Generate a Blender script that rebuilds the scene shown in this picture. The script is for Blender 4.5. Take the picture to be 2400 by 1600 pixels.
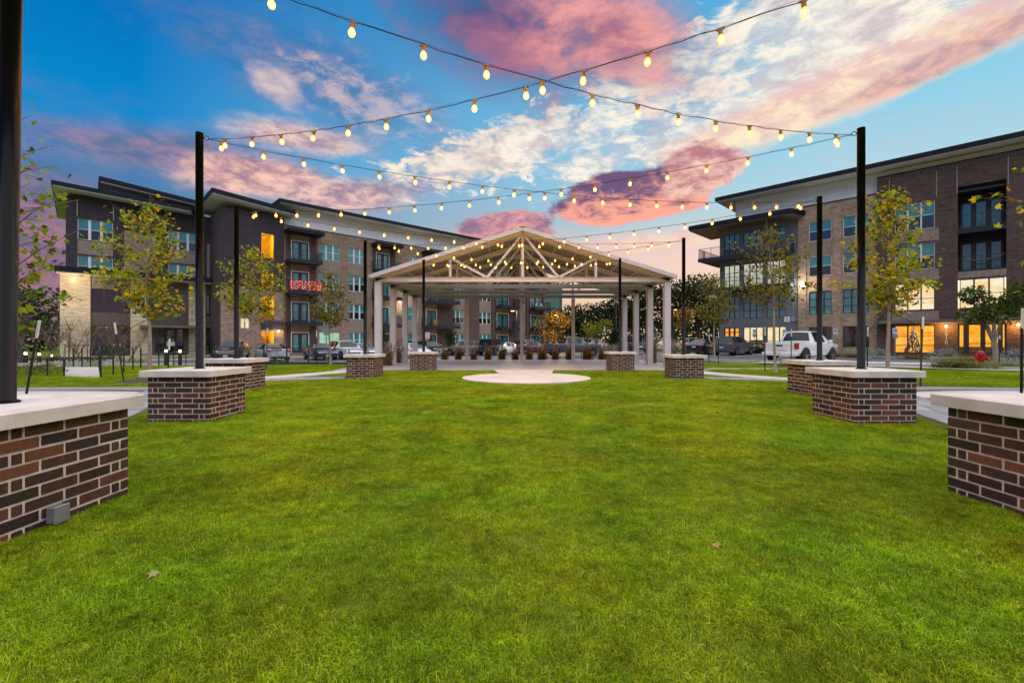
import bpy, bmesh, math, random
import numpy as np
from math import sin, cos, pi, radians, sqrt, atan2, atan, asin, floor
from mathutils import Vector, Matrix, noise as mnoise

for o in list(bpy.data.objects):
    bpy.data.objects.remove(o)
SC = bpy.context.scene
COL = SC.collection
R = random.Random(7)

# ------------------------------------------------------------------ camera
F = 1066.7            # focal length in pixels of a 2400 px wide picture
HC = 1.18             # eye height
cam = bpy.data.cameras.new('camera')
cam.lens = 16.0
cam.sensor_width = 36.0
cam.clip_start = 0.05
cam.clip_end = 3000
camo = bpy.data.objects.new('camera', cam)
camo.location = (0, 0, HC)
camo.rotation_euler = (radians(90), 0, 0)
COL.objects.link(camo)
SC.camera = camo

# ------------------------------------------------------------------ exposure
SC.view_settings.view_transform = 'Standard'
SC.view_settings.look = 'None'
SC.view_settings.exposure = 0.5
SC.view_settings.gamma = 1.0
SC.view_settings.use_curve_mapping = False
SC.render.engine = 'CYCLES'
SC.cycles.max_bounces = 6
SC.cycles.diffuse_bounces = 3
SC.cycles.glossy_bounces = 3
SC.cycles.transmission_bounces = 4
SC.cycles.transparent_max_bounces = 12
SC.cycles.caustics_reflective = False
SC.cycles.caustics_refractive = False
SC.cycles.sample_clamp_indirect = 5.0
SC.cycles.sample_clamp_direct = 4.0
SC.cycles.use_denoising = True

SKY_STRENGTH = 0.72
SUN_STRENGTH = 2.8
SUN_EL, SUN_AZ = 76.0, 150.0      # azimuth measured from the view axis to the right


def lin(c):
    c = c / 255.0
    return c / 12.92 if c <= 0.04045 else ((c + 0.055) / 1.055) ** 2.4


def rgb(r, g, b, a=1.0):
    return (lin(r), lin(g), lin(b), a)


# ------------------------------------------------------------------ node helper
class NT:
    def __init__(self, tree):
        self.t = tree
        self.t.nodes.clear()

    def n(self, typ, ins=None, out=0, **props):
        nd = self.t.nodes.new(typ)
        for k, v in props.items():
            setattr(nd, k, v)
        for k, v in (ins or {}).items():
            s = nd.inputs[k]
            if isinstance(v, bpy.types.NodeSocket):
                self.t.links.new(v, s)
            else:
                s.default_value = v
        return nd.outputs[out] if len(nd.outputs) else None

    def math(self, op, a, b=0.0, c=0.0, clamp=False):
        return self.n('ShaderNodeMath', {0: a, 1: b, 2: c}, operation=op, use_clamp=clamp)

    def mix(self, f, a, b, blend='MIX'):
        nd = self.t.nodes.new('ShaderNodeMix')
        nd.data_type = 'RGBA'
        nd.blend_type = blend
        for s, v in ((nd.inputs[0], f), (nd.inputs[6], a), (nd.inputs[7], b)):
            if isinstance(v, bpy.types.NodeSocket):
                self.t.links.new(v, s)
            else:
                s.default_value = v
        return nd.outputs[2]

    def ramp(self, f, stops, interp='LINEAR'):
        nd = self.t.nodes.new('ShaderNodeValToRGB')
        cr = nd.color_ramp
        cr.interpolation = interp
        while len(cr.elements) > 1:
            cr.elements.remove(cr.elements[-1])
        cr.elements[0].position = stops[0][0]
        cr.elements[0].color = stops[0][1]
        for p, c in stops[1:]:
            e = cr.elements.new(p)
            e.color = c
        self.t.links.new(f, nd.inputs[0])
        return nd.outputs[0]

    def noise(self, vec, scale, detail=4.0, rough=0.55, dist=0.0):
        ins = {'Scale': scale, 'Detail': detail, 'Roughness': rough, 'Distortion': dist}
        if vec is not None:
            ins['Vector'] = vec
        return self.n('ShaderNodeTexNoise', ins)

    def maprange(self, v, a, b, c=0.0, d=1.0, smooth=False):
        return self.n('ShaderNodeMapRange', {0: v, 1: a, 2: b, 3: c, 4: d},
                      interpolation_type='SMOOTHSTEP' if smooth else 'LINEAR', clamp=True)


# ------------------------------------------------------------------ sky
world = bpy.data.worlds.new('World')
SC.world = world
world.use_nodes = True
world.cycles.sampling_method = 'MANUAL'
world.cycles.sample_map_resolution = 512
W = NT(world.node_tree)
tc = W.n('ShaderNodeTexCoord')
sep = W.t.nodes.new('ShaderNodeSeparateXYZ')
W.t.links.new(tc, sep.inputs[0])
dx, dy, dz = sep.outputs
az = W.math('ARCTAN2', dx, dy)
el = W.math('ARCSINE', dz)
uv = W.n('ShaderNodeCombineXYZ', {0: az, 1: el, 2: 0.0})
stretch = W.n('ShaderNodeVectorMath', {0: tc, 1: (1.0, 1.0, 2.3)}, operation='MULTIPLY')
nz_big = W.noise(stretch, 3.2, 5.0, 0.58, 0.25)
nz_mid = W.noise(stretch, 7.0, 6.0, 0.62, 0.3)
nz_fine = W.noise(stretch, 19.0, 6.0, 0.66, 0.35)
# clear sky: dark azure away from the afterglow, pale cyan and peach towards it
elp = W.math('DIVIDE', W.math('MAXIMUM', el, 0.0), pi / 2)
glow = W.math('COSINE', W.math('SUBTRACT', az, radians(46)))
glow = W.maprange(glow, 0.08, 0.98, 0, 1)
d90 = 90.0
away = W.ramp(elp, [(0.0, rgb(178, 122, 126)), (6 / d90, rgb(150, 116, 136)), (14 / d90, rgb(84, 122, 165)),
                    (20 / d90, rgb(10, 138, 204)), (31 / d90, rgb(0, 112, 188)), (50 / d90, rgb(10, 96, 160)),
                    (1.0, rgb(16, 84, 140))])
near = W.ramp(elp, [(0.0, rgb(255, 214, 158)), (5 / d90, rgb(255, 222, 186)), (10 / d90, rgb(252, 216, 202)),
                    (14.5 / d90, rgb(186, 214, 224)), (22 / d90, rgb(146, 208, 232)), (35 / d90, rgb(84, 172, 218)),
                    (55 / d90, rgb(40, 124, 186)), (1.0, rgb(22, 88, 146))])
sky = W.mix(glow, away, near)


def A(px, py):
    x = (px - 1200) / F
    z = (800 - py) / F
    return atan(x), atan(z / sqrt(1 + x * x))


def blob(sky, px, py, rx, ry, rot, colA, colB, amp=0.9, soft=0.5, op=1.0, nz=None, cbias=0.0, ygrad=0.0, nsh=None):
    """one cloud: an ellipse on the sky (pixels of the 2400 px picture) with a noise-eaten edge"""
    u0, v0 = A(px, py)
    sx = rx / F * cos(u0) ** 2
    sy = ry / F * cos(u0)
    m = W.n('ShaderNodeMapping', {'Vector': uv, 'Location': (u0, v0, 0), 'Rotation': (0, 0, radians(rot)), 'Scale': (sx, sy, 1)},
            vector_type='TEXTURE')
    ln = W.n('ShaderNodeVectorMath', {0: m}, out=1, operation='LENGTH')
    v = W.math('SUBTRACT', 1.0, ln)
    v = W.math('MULTIPLY_ADD', W.math('SUBTRACT', nz or nz_mid, 0.5), amp * 2, v)
    mask = W.maprange(v, 0.0, soft, 0.0, op, smooth=True)
    my = W.n('ShaderNodeSeparateXYZ', {0: m}, out=1)
    sh = W.math('MULTIPLY_ADD', W.math('SUBTRACT', nsh or nz_fine, 0.5), 2.6, 0.5 + cbias)
    if ygrad:
        sh = W.math('MULTIPLY_ADD', my, ygrad, sh)
    sh = W.maprange(sh, 0.1, 0.9, 0, 1, smooth=True)
    return W.mix(mask, sky, W.mix(sh, colA, colB))


# veils that carry on over the whole sky, also behind the camera
veil = W.maprange(nz_big, 0.50, 0.74, 0.0, 0.55, smooth=True)
veil_col = W.mix(glow, rgb(136, 116, 142), rgb(232, 196, 190))
sky = W.mix(W.math('MULTIPLY', veil, W.maprange(el, 0.06, 0.3, 1.0, 0.55)), sky, veil_col)
M1, M2 = rgb(96, 112, 152), rgb(178, 140, 156)
CR1, CR2 = rgb(196, 178, 184), rgb(252, 226, 208)
sky = blob(sky, 60, 560, 430, 260, 8, rgb(104, 98, 130), rgb(172, 124, 136), 0.5, 0.9, 0.85, nz_big)
sky = blob(sky, 640, 110, 520, 120, -6, rgb(20, 112, 178), rgb(112, 118, 160), 0.9, 1.0, 0.6, nz_mid)
sky = blob(sky, 420, 360, 460, 70, 6, rgb(96, 110, 148), rgb(170, 132, 152), 0.6, 0.9, 0.8, nz_big)
sky = blob(sky, 800, 230, 380, 120, -8, rgb(74, 122, 172), rgb(160, 142, 168), 0.7, 1.0, 0.75, nz_big)
sky = blob(sky, 650, 205, 80, 40, -25, CR1, rgb(244, 214, 200), 1.1, 0.8, 0.7)
sky = blob(sky, 860, 240, 190, 70, -15, rgb(130, 156, 192), rgb(228, 204, 200), 1.7, 0.9, 0.5, nz_fine)
sky = blob(sky, 700, 325, 250, 46, 2, rgb(178, 146, 160), rgb(250, 214, 194), 0.7, 0.8, 0.92)
sky = blob(sky, 600, 410, 210, 62, 8, rgb(168, 128, 146), rgb(255, 204, 184), 0.6, 0.55, 0.95)
sky = blob(sky, 850, 455, 260, 54, 10, rgb(158, 134, 156), rgb(250, 206, 188), 0.7, 0.8, 0.95)
sky = blob(sky, 1190, 352, 330, 66, 14, rgb(206, 190, 190), rgb(254, 238, 220), 1.3, 0.5, 0.95, nz_fine)
sky = blob(sky, 1820, 130, 760, 165, 15, rgb(206, 196, 200), rgb(255, 246, 228), 1.0, 0.45, 1.0, W.math('MULTIPLY_ADD', nz_fine, 0.5, W.math('MULTIPLY', nz_mid, 0.5)))
sky = blob(sky, 1560, 235, 420, 110, 14, rgb(130, 186, 218), rgb(255, 244, 226), 1.3, 0.4, 0.9, nz_fine)
sky = blob(sky, 1960, 225, 620, 66, 10, rgb(236, 196, 188), rgb(255, 236, 200), 0.55, 0.5, 0.95, nz_mid, ygrad=-0.45)
sky = blob(sky, 2170, 160, 400, 40, 12, rgb(176, 144, 156), rgb(244, 184, 172), 0.6, 0.7, 0.85)
sky = blob(sky, 1180, 60, 480, 165, -12, rgb(70, 80, 130), rgb(164, 104, 132), 0.6, 0.9, 0.95, nz_mid, nsh=nz_mid)
sky = blob(sky, 1450, 85, 320, 150, -20, rgb(156, 96, 122), rgb(246, 168, 160), 0.7, 0.9, 0.95, nz_mid, cbias=0.05, nsh=nz_mid)
sky = blob(sky, 1490, 460, 215, 62, 6, rgb(112, 88, 126), rgb(255, 172, 150), 0.5, 0.16, 1.0, nz_mid, ygrad=-0.6)
sky = blob(sky, 1640, 400, 120, 60, 12, rgb(186, 120, 136), rgb(255, 206, 186), 0.7, 0.18, 0.95, nz_mid, ygrad=-0.2)
sky = blob(sky, 1180, 545, 130, 46, 6, rgb(148, 116, 146), rgb(240, 168, 164), 0.6, 0.2, 1.0, nz_mid)
sky = blob(sky, 1560, 565, 360, 34, 2, rgb(250, 196, 180), rgb(255, 220, 196), 0.6, 0.9, 0.8, nz_mid)
nd = W.t.nodes.new('ShaderNodeBackground')
W.t.links.new(sky, nd.inputs[0])
nd.inputs[1].default_value = SKY_STRENGTH
ow = W.t.nodes.new('ShaderNodeOutputWorld')
W.t.links.new(nd.outputs[0], ow.inputs[0])

# ------------------------------------------------------------------ sun lamp (very soft overhead fill, added to brighten lawn and facades)
sun = bpy.data.lights.new('sun', 'SUN')
sun.energy = SUN_STRENGTH
sun.angle = radians(115)
sun.color = (1.0, 0.93, 0.86)
suno = bpy.data.objects.new('sun', sun)
e, a = radians(SUN_EL), radians(SUN_AZ)
sd = Vector((sin(a) * cos(e), cos(a) * cos(e), sin(e)))
suno.rotation_euler = sd.to_track_quat('Z', 'Y').to_euler()
suno.location = (0, 0, 30)
COL.objects.link(suno)


# ------------------------------------------------------------------ mesh helpers
class MB:
    def __init__(self):
        self.v = []
        self.f = []
        self.m = []

    def add(self, vs, fs, m=0):
        b = len(self.v)
        self.v += [tuple(p) for p in vs]
        self.f += [tuple(b + i for i in f) for f in fs]
        self.m += [m] * len(fs)
        return self

    def quad(self, a, b, c, d, m=0):
        return self.add((a, b, c, d), ((0, 1, 2, 3),), m)

    def box(self, x0, x1, y0, y1, z0, z1, m=0):
        vs = [(x0, y0, z0), (x1, y0, z0), (x1, y1, z0), (x0, y1, z0), (x0, y0, z1), (x1, y0, z1), (x1, y1, z1), (x0, y1, z1)]
        fs = [(0, 3, 2, 1), (4, 5, 6, 7), (0, 1, 5, 4), (1, 2, 6, 5), (2, 3, 7, 6), (3, 0, 4, 7)]
        return self.add(vs, fs, m)

    def bevbox(self, x0, x1, y0, y1, z0, z1, b, m=0):
        """a box with chamfered upright and top edges"""
        def ring(i, z):
            return [(x0 + b, y0 + i, z), (x1 - b, y0 + i, z), (x1 - i, y0 + b, z), (x1 - i, y1 - b, z),
                    (x1 - b, y1 - i, z), (x0 + b, y1 - i, z), (x0 + i, y1 - b, z), (x0 + i, y0 + b, z)]
        rs = [ring(0, z0), ring(0, z1 - b)]
        t = [(x0 + b, y0 + b, z1), (x1 - b, y0 + b, z1), (x1 - b, y0 + b, z1), (x1 - b, y1 - b, z1),
             (x1 - b, y1 - b, z1), (x0 + b, y1 - b, z1), (x0 + b, y1 - b, z1), (x0 + b, y0 + b, z1)]
        vs = rs[0] + rs[1] + t
        fs = []
        for k in range(2):
            for i in range(8):
                j = (i + 1) % 8
                fs.append((k * 8 + i, k * 8 + j, (k + 1) * 8 + j, (k + 1) * 8 + i))
        fs.append(tuple(range(7, -1, -1)))
        fs.append((16, 18, 20, 22))
        return self.add(vs, fs, m)

    def tube(self, pts, radii, n=8, m=0, caps=True):
        pts = [Vector(p) for p in pts]
        if not isinstance(radii, (list, tuple)):
            radii = [radii] * len(pts)
        vs, fs = [], []
        for i, p in enumerate(pts):
            d = (pts[min(i + 1, len(pts) - 1)] - pts[max(i - 1, 0)]).normalized()
            ref = Vector((0, 0, 1)) if abs(d.z) < 0.9 else Vector((1, 0, 0))
            s = d.cross(ref).normalized()
            t = s.cross(d).normalized()
            for k in range(n):
                a = 2 * pi * k / n
                vs.append(p + (s * cos(a) + t * sin(a)) * radii[i])
        for i in range(len(pts) - 1):
            for k in range(n):
                l = (k + 1) % n
                fs.append((i * n + k, i * n + l, (i + 1) * n + l, (i + 1) * n + k))
        if caps:
            fs.append(tuple(range(n)))
            fs.append(tuple((len(pts) - 1) * n + k for k in range(n - 1, -1, -1)))
        return self.add(vs, fs, m)

    def lathe(self, prof, c=(0, 0, 0), n=12, m=0):
        vs, fs = [], []
        for r, z in prof:
            for k in range(n):
                a = 2 * pi * k / n
                vs.append((c[0] + r * cos(a), c[1] + r * sin(a), c[2] + z))
        for i in range(len(prof) - 1):
            for k in range(n):
                l = (k + 1) % n
                fs.append((i * n + k, i * n + l, (i + 1) * n + l, (i + 1) * n + k))
        fs.append(tuple(range(n - 1, -1, -1)))
        fs.append(tuple((len(prof) - 1) * n + k for k in range(n)))
        return self.add(vs, fs, m)

    def bar(self, p, q, w, h, m=0):
        """a rectangular bar from p to q; w across (level), h upright"""
        p, q = Vector(p), Vector(q)
        d = (q - p).normalized()
        ref = Vector((0, 0, 1)) if abs(d.z) < 0.98 else Vector((0, 1, 0))
        s = d.cross(ref).normalized() * (w / 2)
        t = s.cross(d).normalized() * (h / 2)
        vs = [p - s - t, p + s - t, p + s + t, p - s + t, q - s - t, q + s - t, q + s + t, q - s + t]
        fs = [(0, 1, 2, 3), (7, 6, 5, 4), (0, 4, 5, 1), (1, 5, 6, 2), (2, 6, 7, 3), (3, 7, 4, 0)]
        return self.add(vs, fs, m)

    def ibeam(self, p, q, w, h, tf, tw, m=0):
        """wide-flange steel section"""
        p, q = Vector(p), Vector(q)
        d = (q - p).normalized()
        ref = Vector((0, 0, 1)) if abs(d.z) < 0.9 else Vector((0, 1, 0))
        s = d.cross(ref).normalized()
        t = s.cross(d).normalized()
        self.bar(p + t * (h / 2 - tf / 2), q + t * (h / 2 - tf / 2), w, tf, m)
        self.bar(p - t * (h / 2 - tf / 2), q - t * (h / 2 - tf / 2), w, tf, m)
        return self.bar(p, q, tw, h - 2 * tf - 0.002, m)

    def mesh(self, name, mats, smooth=False):
        me = bpy.data.meshes.new(name)
        me.from_pydata(self.v, [], self.f)
        mats = mats if isinstance(mats, (list, tuple)) else [mats]
        for mt in mats:
            me.materials.append(mt)
        if len(mats) > 1:
            me.polygons.foreach_set('material_index', self.m)
        if smooth:
            me.polygons.foreach_set('use_smooth', [True] * len(me.polygons))
        me.update()
        return me

    def obj(self, name, mats, parent=None, smooth=False, loc=None, rot=None):
        return link(name, self.mesh(name, mats, smooth), parent, loc, rot)


def link(name, data, parent=None, loc=None, rot=None):
    o = bpy.data.objects.new(name, data)
    COL.objects.link(o)
    if parent is not None:
        o.parent = parent
    if loc is not None:
        o.location = loc
    if rot is not None:
        o.rotation_euler = rot
    return o


def tag(o, label=None, cat=None, group=None, kind=None):
    if label:
        o['label'] = label
    if cat:
        o['category'] = cat
    if group:
        o['group'] = group
    if kind:
        o['kind'] = kind
    return o


def thing(name, label, cat, loc=(0, 0, 0), rz=0.0, group=None):
    o = link(name, None, None, loc, (0, 0, rz))
    o.empty_display_size = 0.2
    return tag(o, label, cat, group)


def copy_tree(o, parent=None):
    c = o.copy()
    COL.objects.link(c)
    c.parent = parent
    for ch in list(o.children):
        copy_tree(ch, c)
    return c


def colattr(me, cols):
    """one colour per face corner; cols is a list of rgb per polygon"""
    at = me.color_attributes.new('tint', 'FLOAT_COLOR', 'CORNER')
    tot = np.empty(len(me.polygons), dtype=np.int32)
    me.polygons.foreach_get('loop_total', tot)
    c = np.repeat(np.asarray(cols, dtype=np.float32), tot, axis=0)
    c = np.concatenate([c, np.ones((len(c), 1), np.float32)], axis=1)
    at.data.foreach_set('color', c.ravel())


def sm(a, b, x):
    t = min(1.0, max(0.0, (x - a) / (b - a)))
    return t * t * (3 - 2 * t)


# ------------------------------------------------------------------ lie of the land
def gz(x, y):
    """height of the ground: level lawn, falling to the car parks behind and at the left"""
    fall = 0.5 - 0.38 * sm(-6, 14, x)
    z = -fall * sm(23, 34, y + 0.18 * abs(min(0, x + 8)))
    r = math.hypot(x, y)
    if r < 40:
        k = 1 - sm(20, 40, r)
        z += k * 0.022 * (mnoise.noise(Vector((x * 0.35, y * 0.35, 3.1))) + 0.5 * mnoise.noise(Vector((x * 0.9, y * 0.9, 7.7))))
    return z


# ------------------------------------------------------------------ materials
MATS = {}


def mat(name, col, rough=0.6, metal=0.0, vary=0.0, vscale=3.0, bump=0.0, bscale=40.0, spec=0.5, coat=0.0, rnd=0.0, emit=None):
    """plain coloured surface with grain, wear and a little relief"""
    if name in MATS:
        return MATS[name]
    m = bpy.data.materials.new(name)
    m.use_nodes = True
    T = NT(m.node_tree)
    c = (col[0], col[1], col[2], 1.0)
    co = T.n('ShaderNodeTexCoord', out=3)
    colour = c
    if vary:
        nz = T.noise(co, vscale, 6.0, 0.62)
        f = T.maprange(nz, 0.3, 0.7, 1 - vary, 1 + vary)
        colour = T.n('ShaderNodeVectorMath', {0: (c[0], c[1], c[2]), 'Scale': f}, operation='SCALE')
    if rnd:
        oi = T.n('ShaderNodeObjectInfo', out='Random')
        f = T.maprange(oi, 0, 1, 1 - rnd, 1 + rnd)
        colour = T.n('ShaderNodeVectorMath', {0: colour if vary else (c[0], c[1], c[2]), 'Scale': f}, operation='SCALE')
    ins = {'Base Color': colour, 'Roughness': rough, 'Metallic': metal, 'Specular IOR Level': spec, 'Coat Weight': coat}
    if emit:
        ins['Emission Color'] = (emit[0], emit[1], emit[2], 1)
        ins['Emission Strength'] = emit[3]
    if bump:
        nb = T.noise(co, bscale, 5.0, 0.6)
        ins['Normal'] = T.n('ShaderNodeBump', {'Strength': bump, 'Distance': 0.02, 'Height': nb})
    bs = T.n('ShaderNodeBsdfPrincipled', ins)
    T.n('ShaderNodeOutputMaterial', {0: bs})
    MATS[name] = m
    return m


def emitter(name, col, strength):
    m = bpy.data.materials.new(name)
    m.use_nodes = True
    T = NT(m.node_tree)
    e_ = T.n('ShaderNodeEmission', {0: (col[0], col[1], col[2], 1), 1: strength})
    T.n('ShaderNodeOutputMaterial', {0: e_})
    MATS[name] = m
    return m
# ------------------------------------------------------------------ shared materials
def leaf_mat(name, trans=0.35, rough=0.55, macro=0.0, mscale=0.5, gain=1.0, spec=0.08):
    m = bpy.data.materials.new(name)
    m.use_nodes = True
    T = NT(m.node_tree)
    c = T.n('ShaderNodeAttribute', attribute_name='tint')
    if macro:
        pos = T.n('ShaderNodeNewGeometry')
        n1 = T.noise(pos, mscale, 5.0, 0.6)
        n2 = T.noise(pos, mscale * 5.5, 4.0, 0.6)
        n3 = T.noise(pos, mscale * 32, 3.0, 0.65)
        f = T.maprange(T.math('MULTIPLY_ADD', n3, 0.5, T.math('MULTIPLY_ADD', n2, 0.5, T.math('MULTIPLY', n1, 0.4))), 0.52, 0.90, (1 - macro) * gain, (1 + macro) * gain)
        c = T.n('ShaderNodeVectorMath', {0: c, 'Scale': f}, operation='SCALE')
        warm = T.maprange(T.noise(pos, mscale * 1.6, 5.0, 0.65), 0.36, 0.66, 0, 1)
        c = T.mix(warm, T.mix(1.0, c, (0.70, 1.0, 0.6, 1), 'MULTIPLY'), T.mix(1.0, c, (1.18, 1.05, 0.7, 1), 'MULTIPLY'))
    p = T.n('ShaderNodeBsdfPrincipled', {'Base Color': c, 'Roughness': rough, 'Specular IOR Level': spec})
    t = T.n('ShaderNodeBsdfTranslucent', {0: c})
    s = T.n('ShaderNodeMixShader', {0: trans, 1: p, 2: t})
    T.n('ShaderNodeOutputMaterial', {0: s})
    MATS[name] = m
    return m


def ground_mat():
    m = bpy.data.materials.new('turf')
    m.use_nodes = True
    T = NT(m.node_tree)
    pos = T.n('ShaderNodeNewGeometry')
    n1 = T.noise(pos, 0.5, 5.0, 0.6)
    n2 = T.noise(pos, 9.0, 6.0, 0.7)
    n3 = T.noise(pos, 60.0, 3.0, 0.7)
    f = T.math('ADD', T.math('MULTIPLY', n1, 0.4), T.math('ADD', T.math('MULTIPLY', n2, 0.35), T.math('MULTIPLY', n3, 0.3)))
    c = T.ramp(f, [(0.36, (0.028, 0.05, 0.004, 1)), (0.52, (0.10, 0.145, 0.007, 1)), (0.66, (0.22, 0.25, 0.015, 1))])
    b = T.n('ShaderNodeBump', {'Strength': 0.7, 'Distance': 0.03, 'Height': T.math('ADD', n2, n3)})
    p = T.n('ShaderNodeBsdfPrincipled', {'Base Color': c, 'Roughness': 0.9, 'Specular IOR Level': 0.1, 'Normal': b})
    T.n('ShaderNodeOutputMaterial', {0: p})
    return m


def asphalt_mat():
    m = bpy.data.materials.new('asphalt')
    m.use_nodes = True
    T = NT(m.node_tree)
    pos = T.n('ShaderNodeNewGeometry')
    n1 = T.noise(pos, 0.25, 5.0, 0.6)
    n2 = T.noise(pos, 30.0, 4.0, 0.7)
    c = T.ramp(T.math('ADD', T.math('MULTIPLY', n1, 0.7), T.math('MULTIPLY', n2, 0.3)),
               [(0.35, (0.050, 0.053, 0.060, 1)), (0.62, (0.095, 0.097, 0.105, 1))])
    b = T.n('ShaderNodeBump', {'Strength': 0.3, 'Distance': 0.01, 'Height': n2})
    p = T.n('ShaderNodeBsdfPrincipled', {'Base Color': c, 'Roughness': T.maprange(n1, 0.35, 0.65, 0.5, 0.8), 'Normal': b})
    T.n('ShaderNodeOutputMaterial', {0: p})
    return m


M_turf = ground_mat()
M_asphalt = asphalt_mat()
M_conc = mat('concrete_pale', (0.52, 0.46, 0.42), 0.8, vary=0.14, vscale=1.2, bump=0.15, bscale=25)
M_slab = mat('concrete_slab', (0.38, 0.34, 0.33), 0.5, vary=0.16, vscale=0.9, rnd=0.05, bump=0.1, bscale=20)
M_kerb = mat('concrete_kerb', (0.42, 0.40, 0.38), 0.8, vary=0.15, vscale=2.0, bump=0.15)
M_paver = mat('paver_grey', (0.25, 0.25, 0.26), 0.85, vary=0.15, vscale=9, rnd=0.22, bump=0.2)
M_paint = mat('road_paint', (0.75, 0.75, 0.73), 0.6, vary=0.2, vscale=8)
M_mulch = mat('mulch', (0.075, 0.05, 0.04), 0.95, vary=0.6, vscale=22, bump=1.0, bscale=45)
M_cap = mat('cast_stone', (0.56, 0.51, 0.48), 0.75, vary=0.22, vscale=3, bump=0.12, bscale=60)
M_mortar = mat('mortar', (0.58, 0.48, 0.42), 0.95, vary=0.18, vscale=12, bump=0.5, bscale=90)
M_black = mat('black_paint', (0.014, 0.013, 0.014), 0.32, vary=0.3, vscale=6)
M_blackmetal = mat('black_metal', (0.020, 0.020, 0.023), 0.45, vary=0.2)
M_rubber = mat('rubber', (0.02, 0.02, 0.02), 0.85)
M_white = mat('white_trim', (0.70, 0.70, 0.70), 0.5, vary=0.06)
M_galv = mat('galvanised', (0.30, 0.31, 0.33), 0.45, metal=0.6, vary=0.2, vscale=8)
M_steel = mat('painted_steel', (0.51, 0.51, 0.56), 0.5, vary=0.07, vscale=2.5)
M_deck = mat('roof_deck', (0.34, 0.25, 0.14), 0.6, vary=0.05, vscale=2)


def brick_mat(name, stops, fleck):
    """one clay brick: a tone of its own per brick, kiln flashing and pale lime smears"""
    m = bpy.data.materials.new(name)
    m.use_nodes = True
    T = NT(m.node_tree)
    pos = T.n('ShaderNodeNewGeometry')
    oi = T.n('ShaderNodeObjectInfo', out='Random')
    base = T.ramp(oi, stops)
    st = T.n('ShaderNodeMapping', {'Vector': pos, 'Scale': (14, 14, 5)})
    n1 = T.noise(st, 1.6, 6.0, 0.7)
    base = T.mix(T.maprange(n1, 0.3, 0.75, 0.0, 0.75), base, T.mix(1.0, base, (0.42, 0.36, 0.36, 1), 'MULTIPLY'))
    n2 = T.noise(pos, 36.0, 6.0, 0.75)
    n3 = T.noise(pos, 4.0, 3.0, 0.5)
    fl = T.math('MULTIPLY', T.maprange(n2, 0.60, 0.72, 0, 1), T.maprange(n3, 0.46, 0.66, 0, fleck))
    base = T.mix(fl, base, (0.42, 0.38, 0.34, 1))
    nb = T.noise(pos, 70.0, 5.0, 0.7)
    b = T.n('ShaderNodeBump', {'Strength': 0.55, 'Distance': 0.006, 'Height': nb})
    p = T.n('ShaderNodeBsdfPrincipled', {'Base Color': base, 'Roughness': 0.72, 'Specular IOR Level': 0.35, 'Normal': b})
    T.n('ShaderNodeOutputMaterial', {0: p})
    return m


M_brick = brick_mat('clay_brick', [(0.0, (0.026, 0.016, 0.016, 1)), (0.35, (0.052, 0.026, 0.021, 1)), (0.65, (0.082, 0.036, 0.026, 1)),
                                   (0.88, (0.12, 0.048, 0.030, 1)), (1.0, (0.20, 0.072, 0.036, 1))], 0.8)

# ------------------------------------------------------------------ ground, car parks, paths
SLAB = (-7.2, 8.0, 18.35, 28.7)      # pavilion floor
CIRC = (0.45, 14.5, 2.03)            # round concrete pad in front of it
NECK = (-0.42, 1.36, 15.9, 18.6)


def axis(lo, hi, a, b, st):
    v = list(np.arange(a, b + 1e-6, st))
    k, d = b, st
    while k < hi:
        d *= 1.35
        k += d
        v.append(k)
    k, d = a, st
    while k > lo:
        d *= 1.35
        k -= d
        v.insert(0, k)
    return v


def build_ground():
    xs = axis(-900, 900, -30, 30, 0.6)
    ys = axis(-300, 1400, -4, 60, 0.6)
    vs = [(x, y, gz(x, y)) for y in ys for x in xs]
    n = len(xs)
    fs = [(j * n + i, j * n + i + 1, (j + 1) * n + i + 1, (j + 1) * n + i) for j in range(len(ys) - 1) for i in range(n - 1)]
    mb = MB()
    mb.add(vs, fs)
    o = mb.obj('ground', M_turf, smooth=True)
    tag(o, kind='structure')


build_ground()

LB = Vector((-23.66, 51.0))                      # a point of the left building's front
AL = radians(46.5)
LU, LN = Vector((sin(AL), cos(AL))), Vector((cos(AL), -sin(AL)))
RB_C = 74.0                                      # the right building's front: x + y = 74
RU, RN = Vector((0.70711, -0.70711)), Vector((-0.70711, -0.70711))
RB = Vector((30.0, 44.0))


def lpt(s, w):
    p = LB + LU * s + LN * w
    return p.x, p.y


def rpt(s, w):
    p = RB + RU * s + RN * w
    return p.x, p.y


def band(name, fn, s0, s1, w0, w1, dz, material, st=2.0):
    mb = MB()
    ns, nw = max(1, int((s1 - s0) / st)), max(1, int((w1 - w0) / st))
    vs = []
    for i in range(ns + 1):
        for j in range(nw + 1):
            x, y = fn(s0 + (s1 - s0) * i / ns, w0 + (w1 - w0) * j / nw)
            vs.append((x, y, gz(x, y) + dz))
    fs = [(i * (nw + 1) + j, (i + 1) * (nw + 1) + j, (i + 1) * (nw + 1) + j + 1, i * (nw + 1) + j + 1)
          for i in range(ns) for j in range(nw)]
    mb.add(vs, [tuple(reversed(f)) for f in fs])
    return mb.obj(name, material, smooth=True)


lot_l = tag(band('car_park', lpt, -34, 60, 5.0, 20.0, 0.05, M_asphalt), kind='structure')
lot_r = tag(band('road', rpt, -48, 44, 7.0, 25.1, 0.056, M_asphalt), kind='structure')


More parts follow.
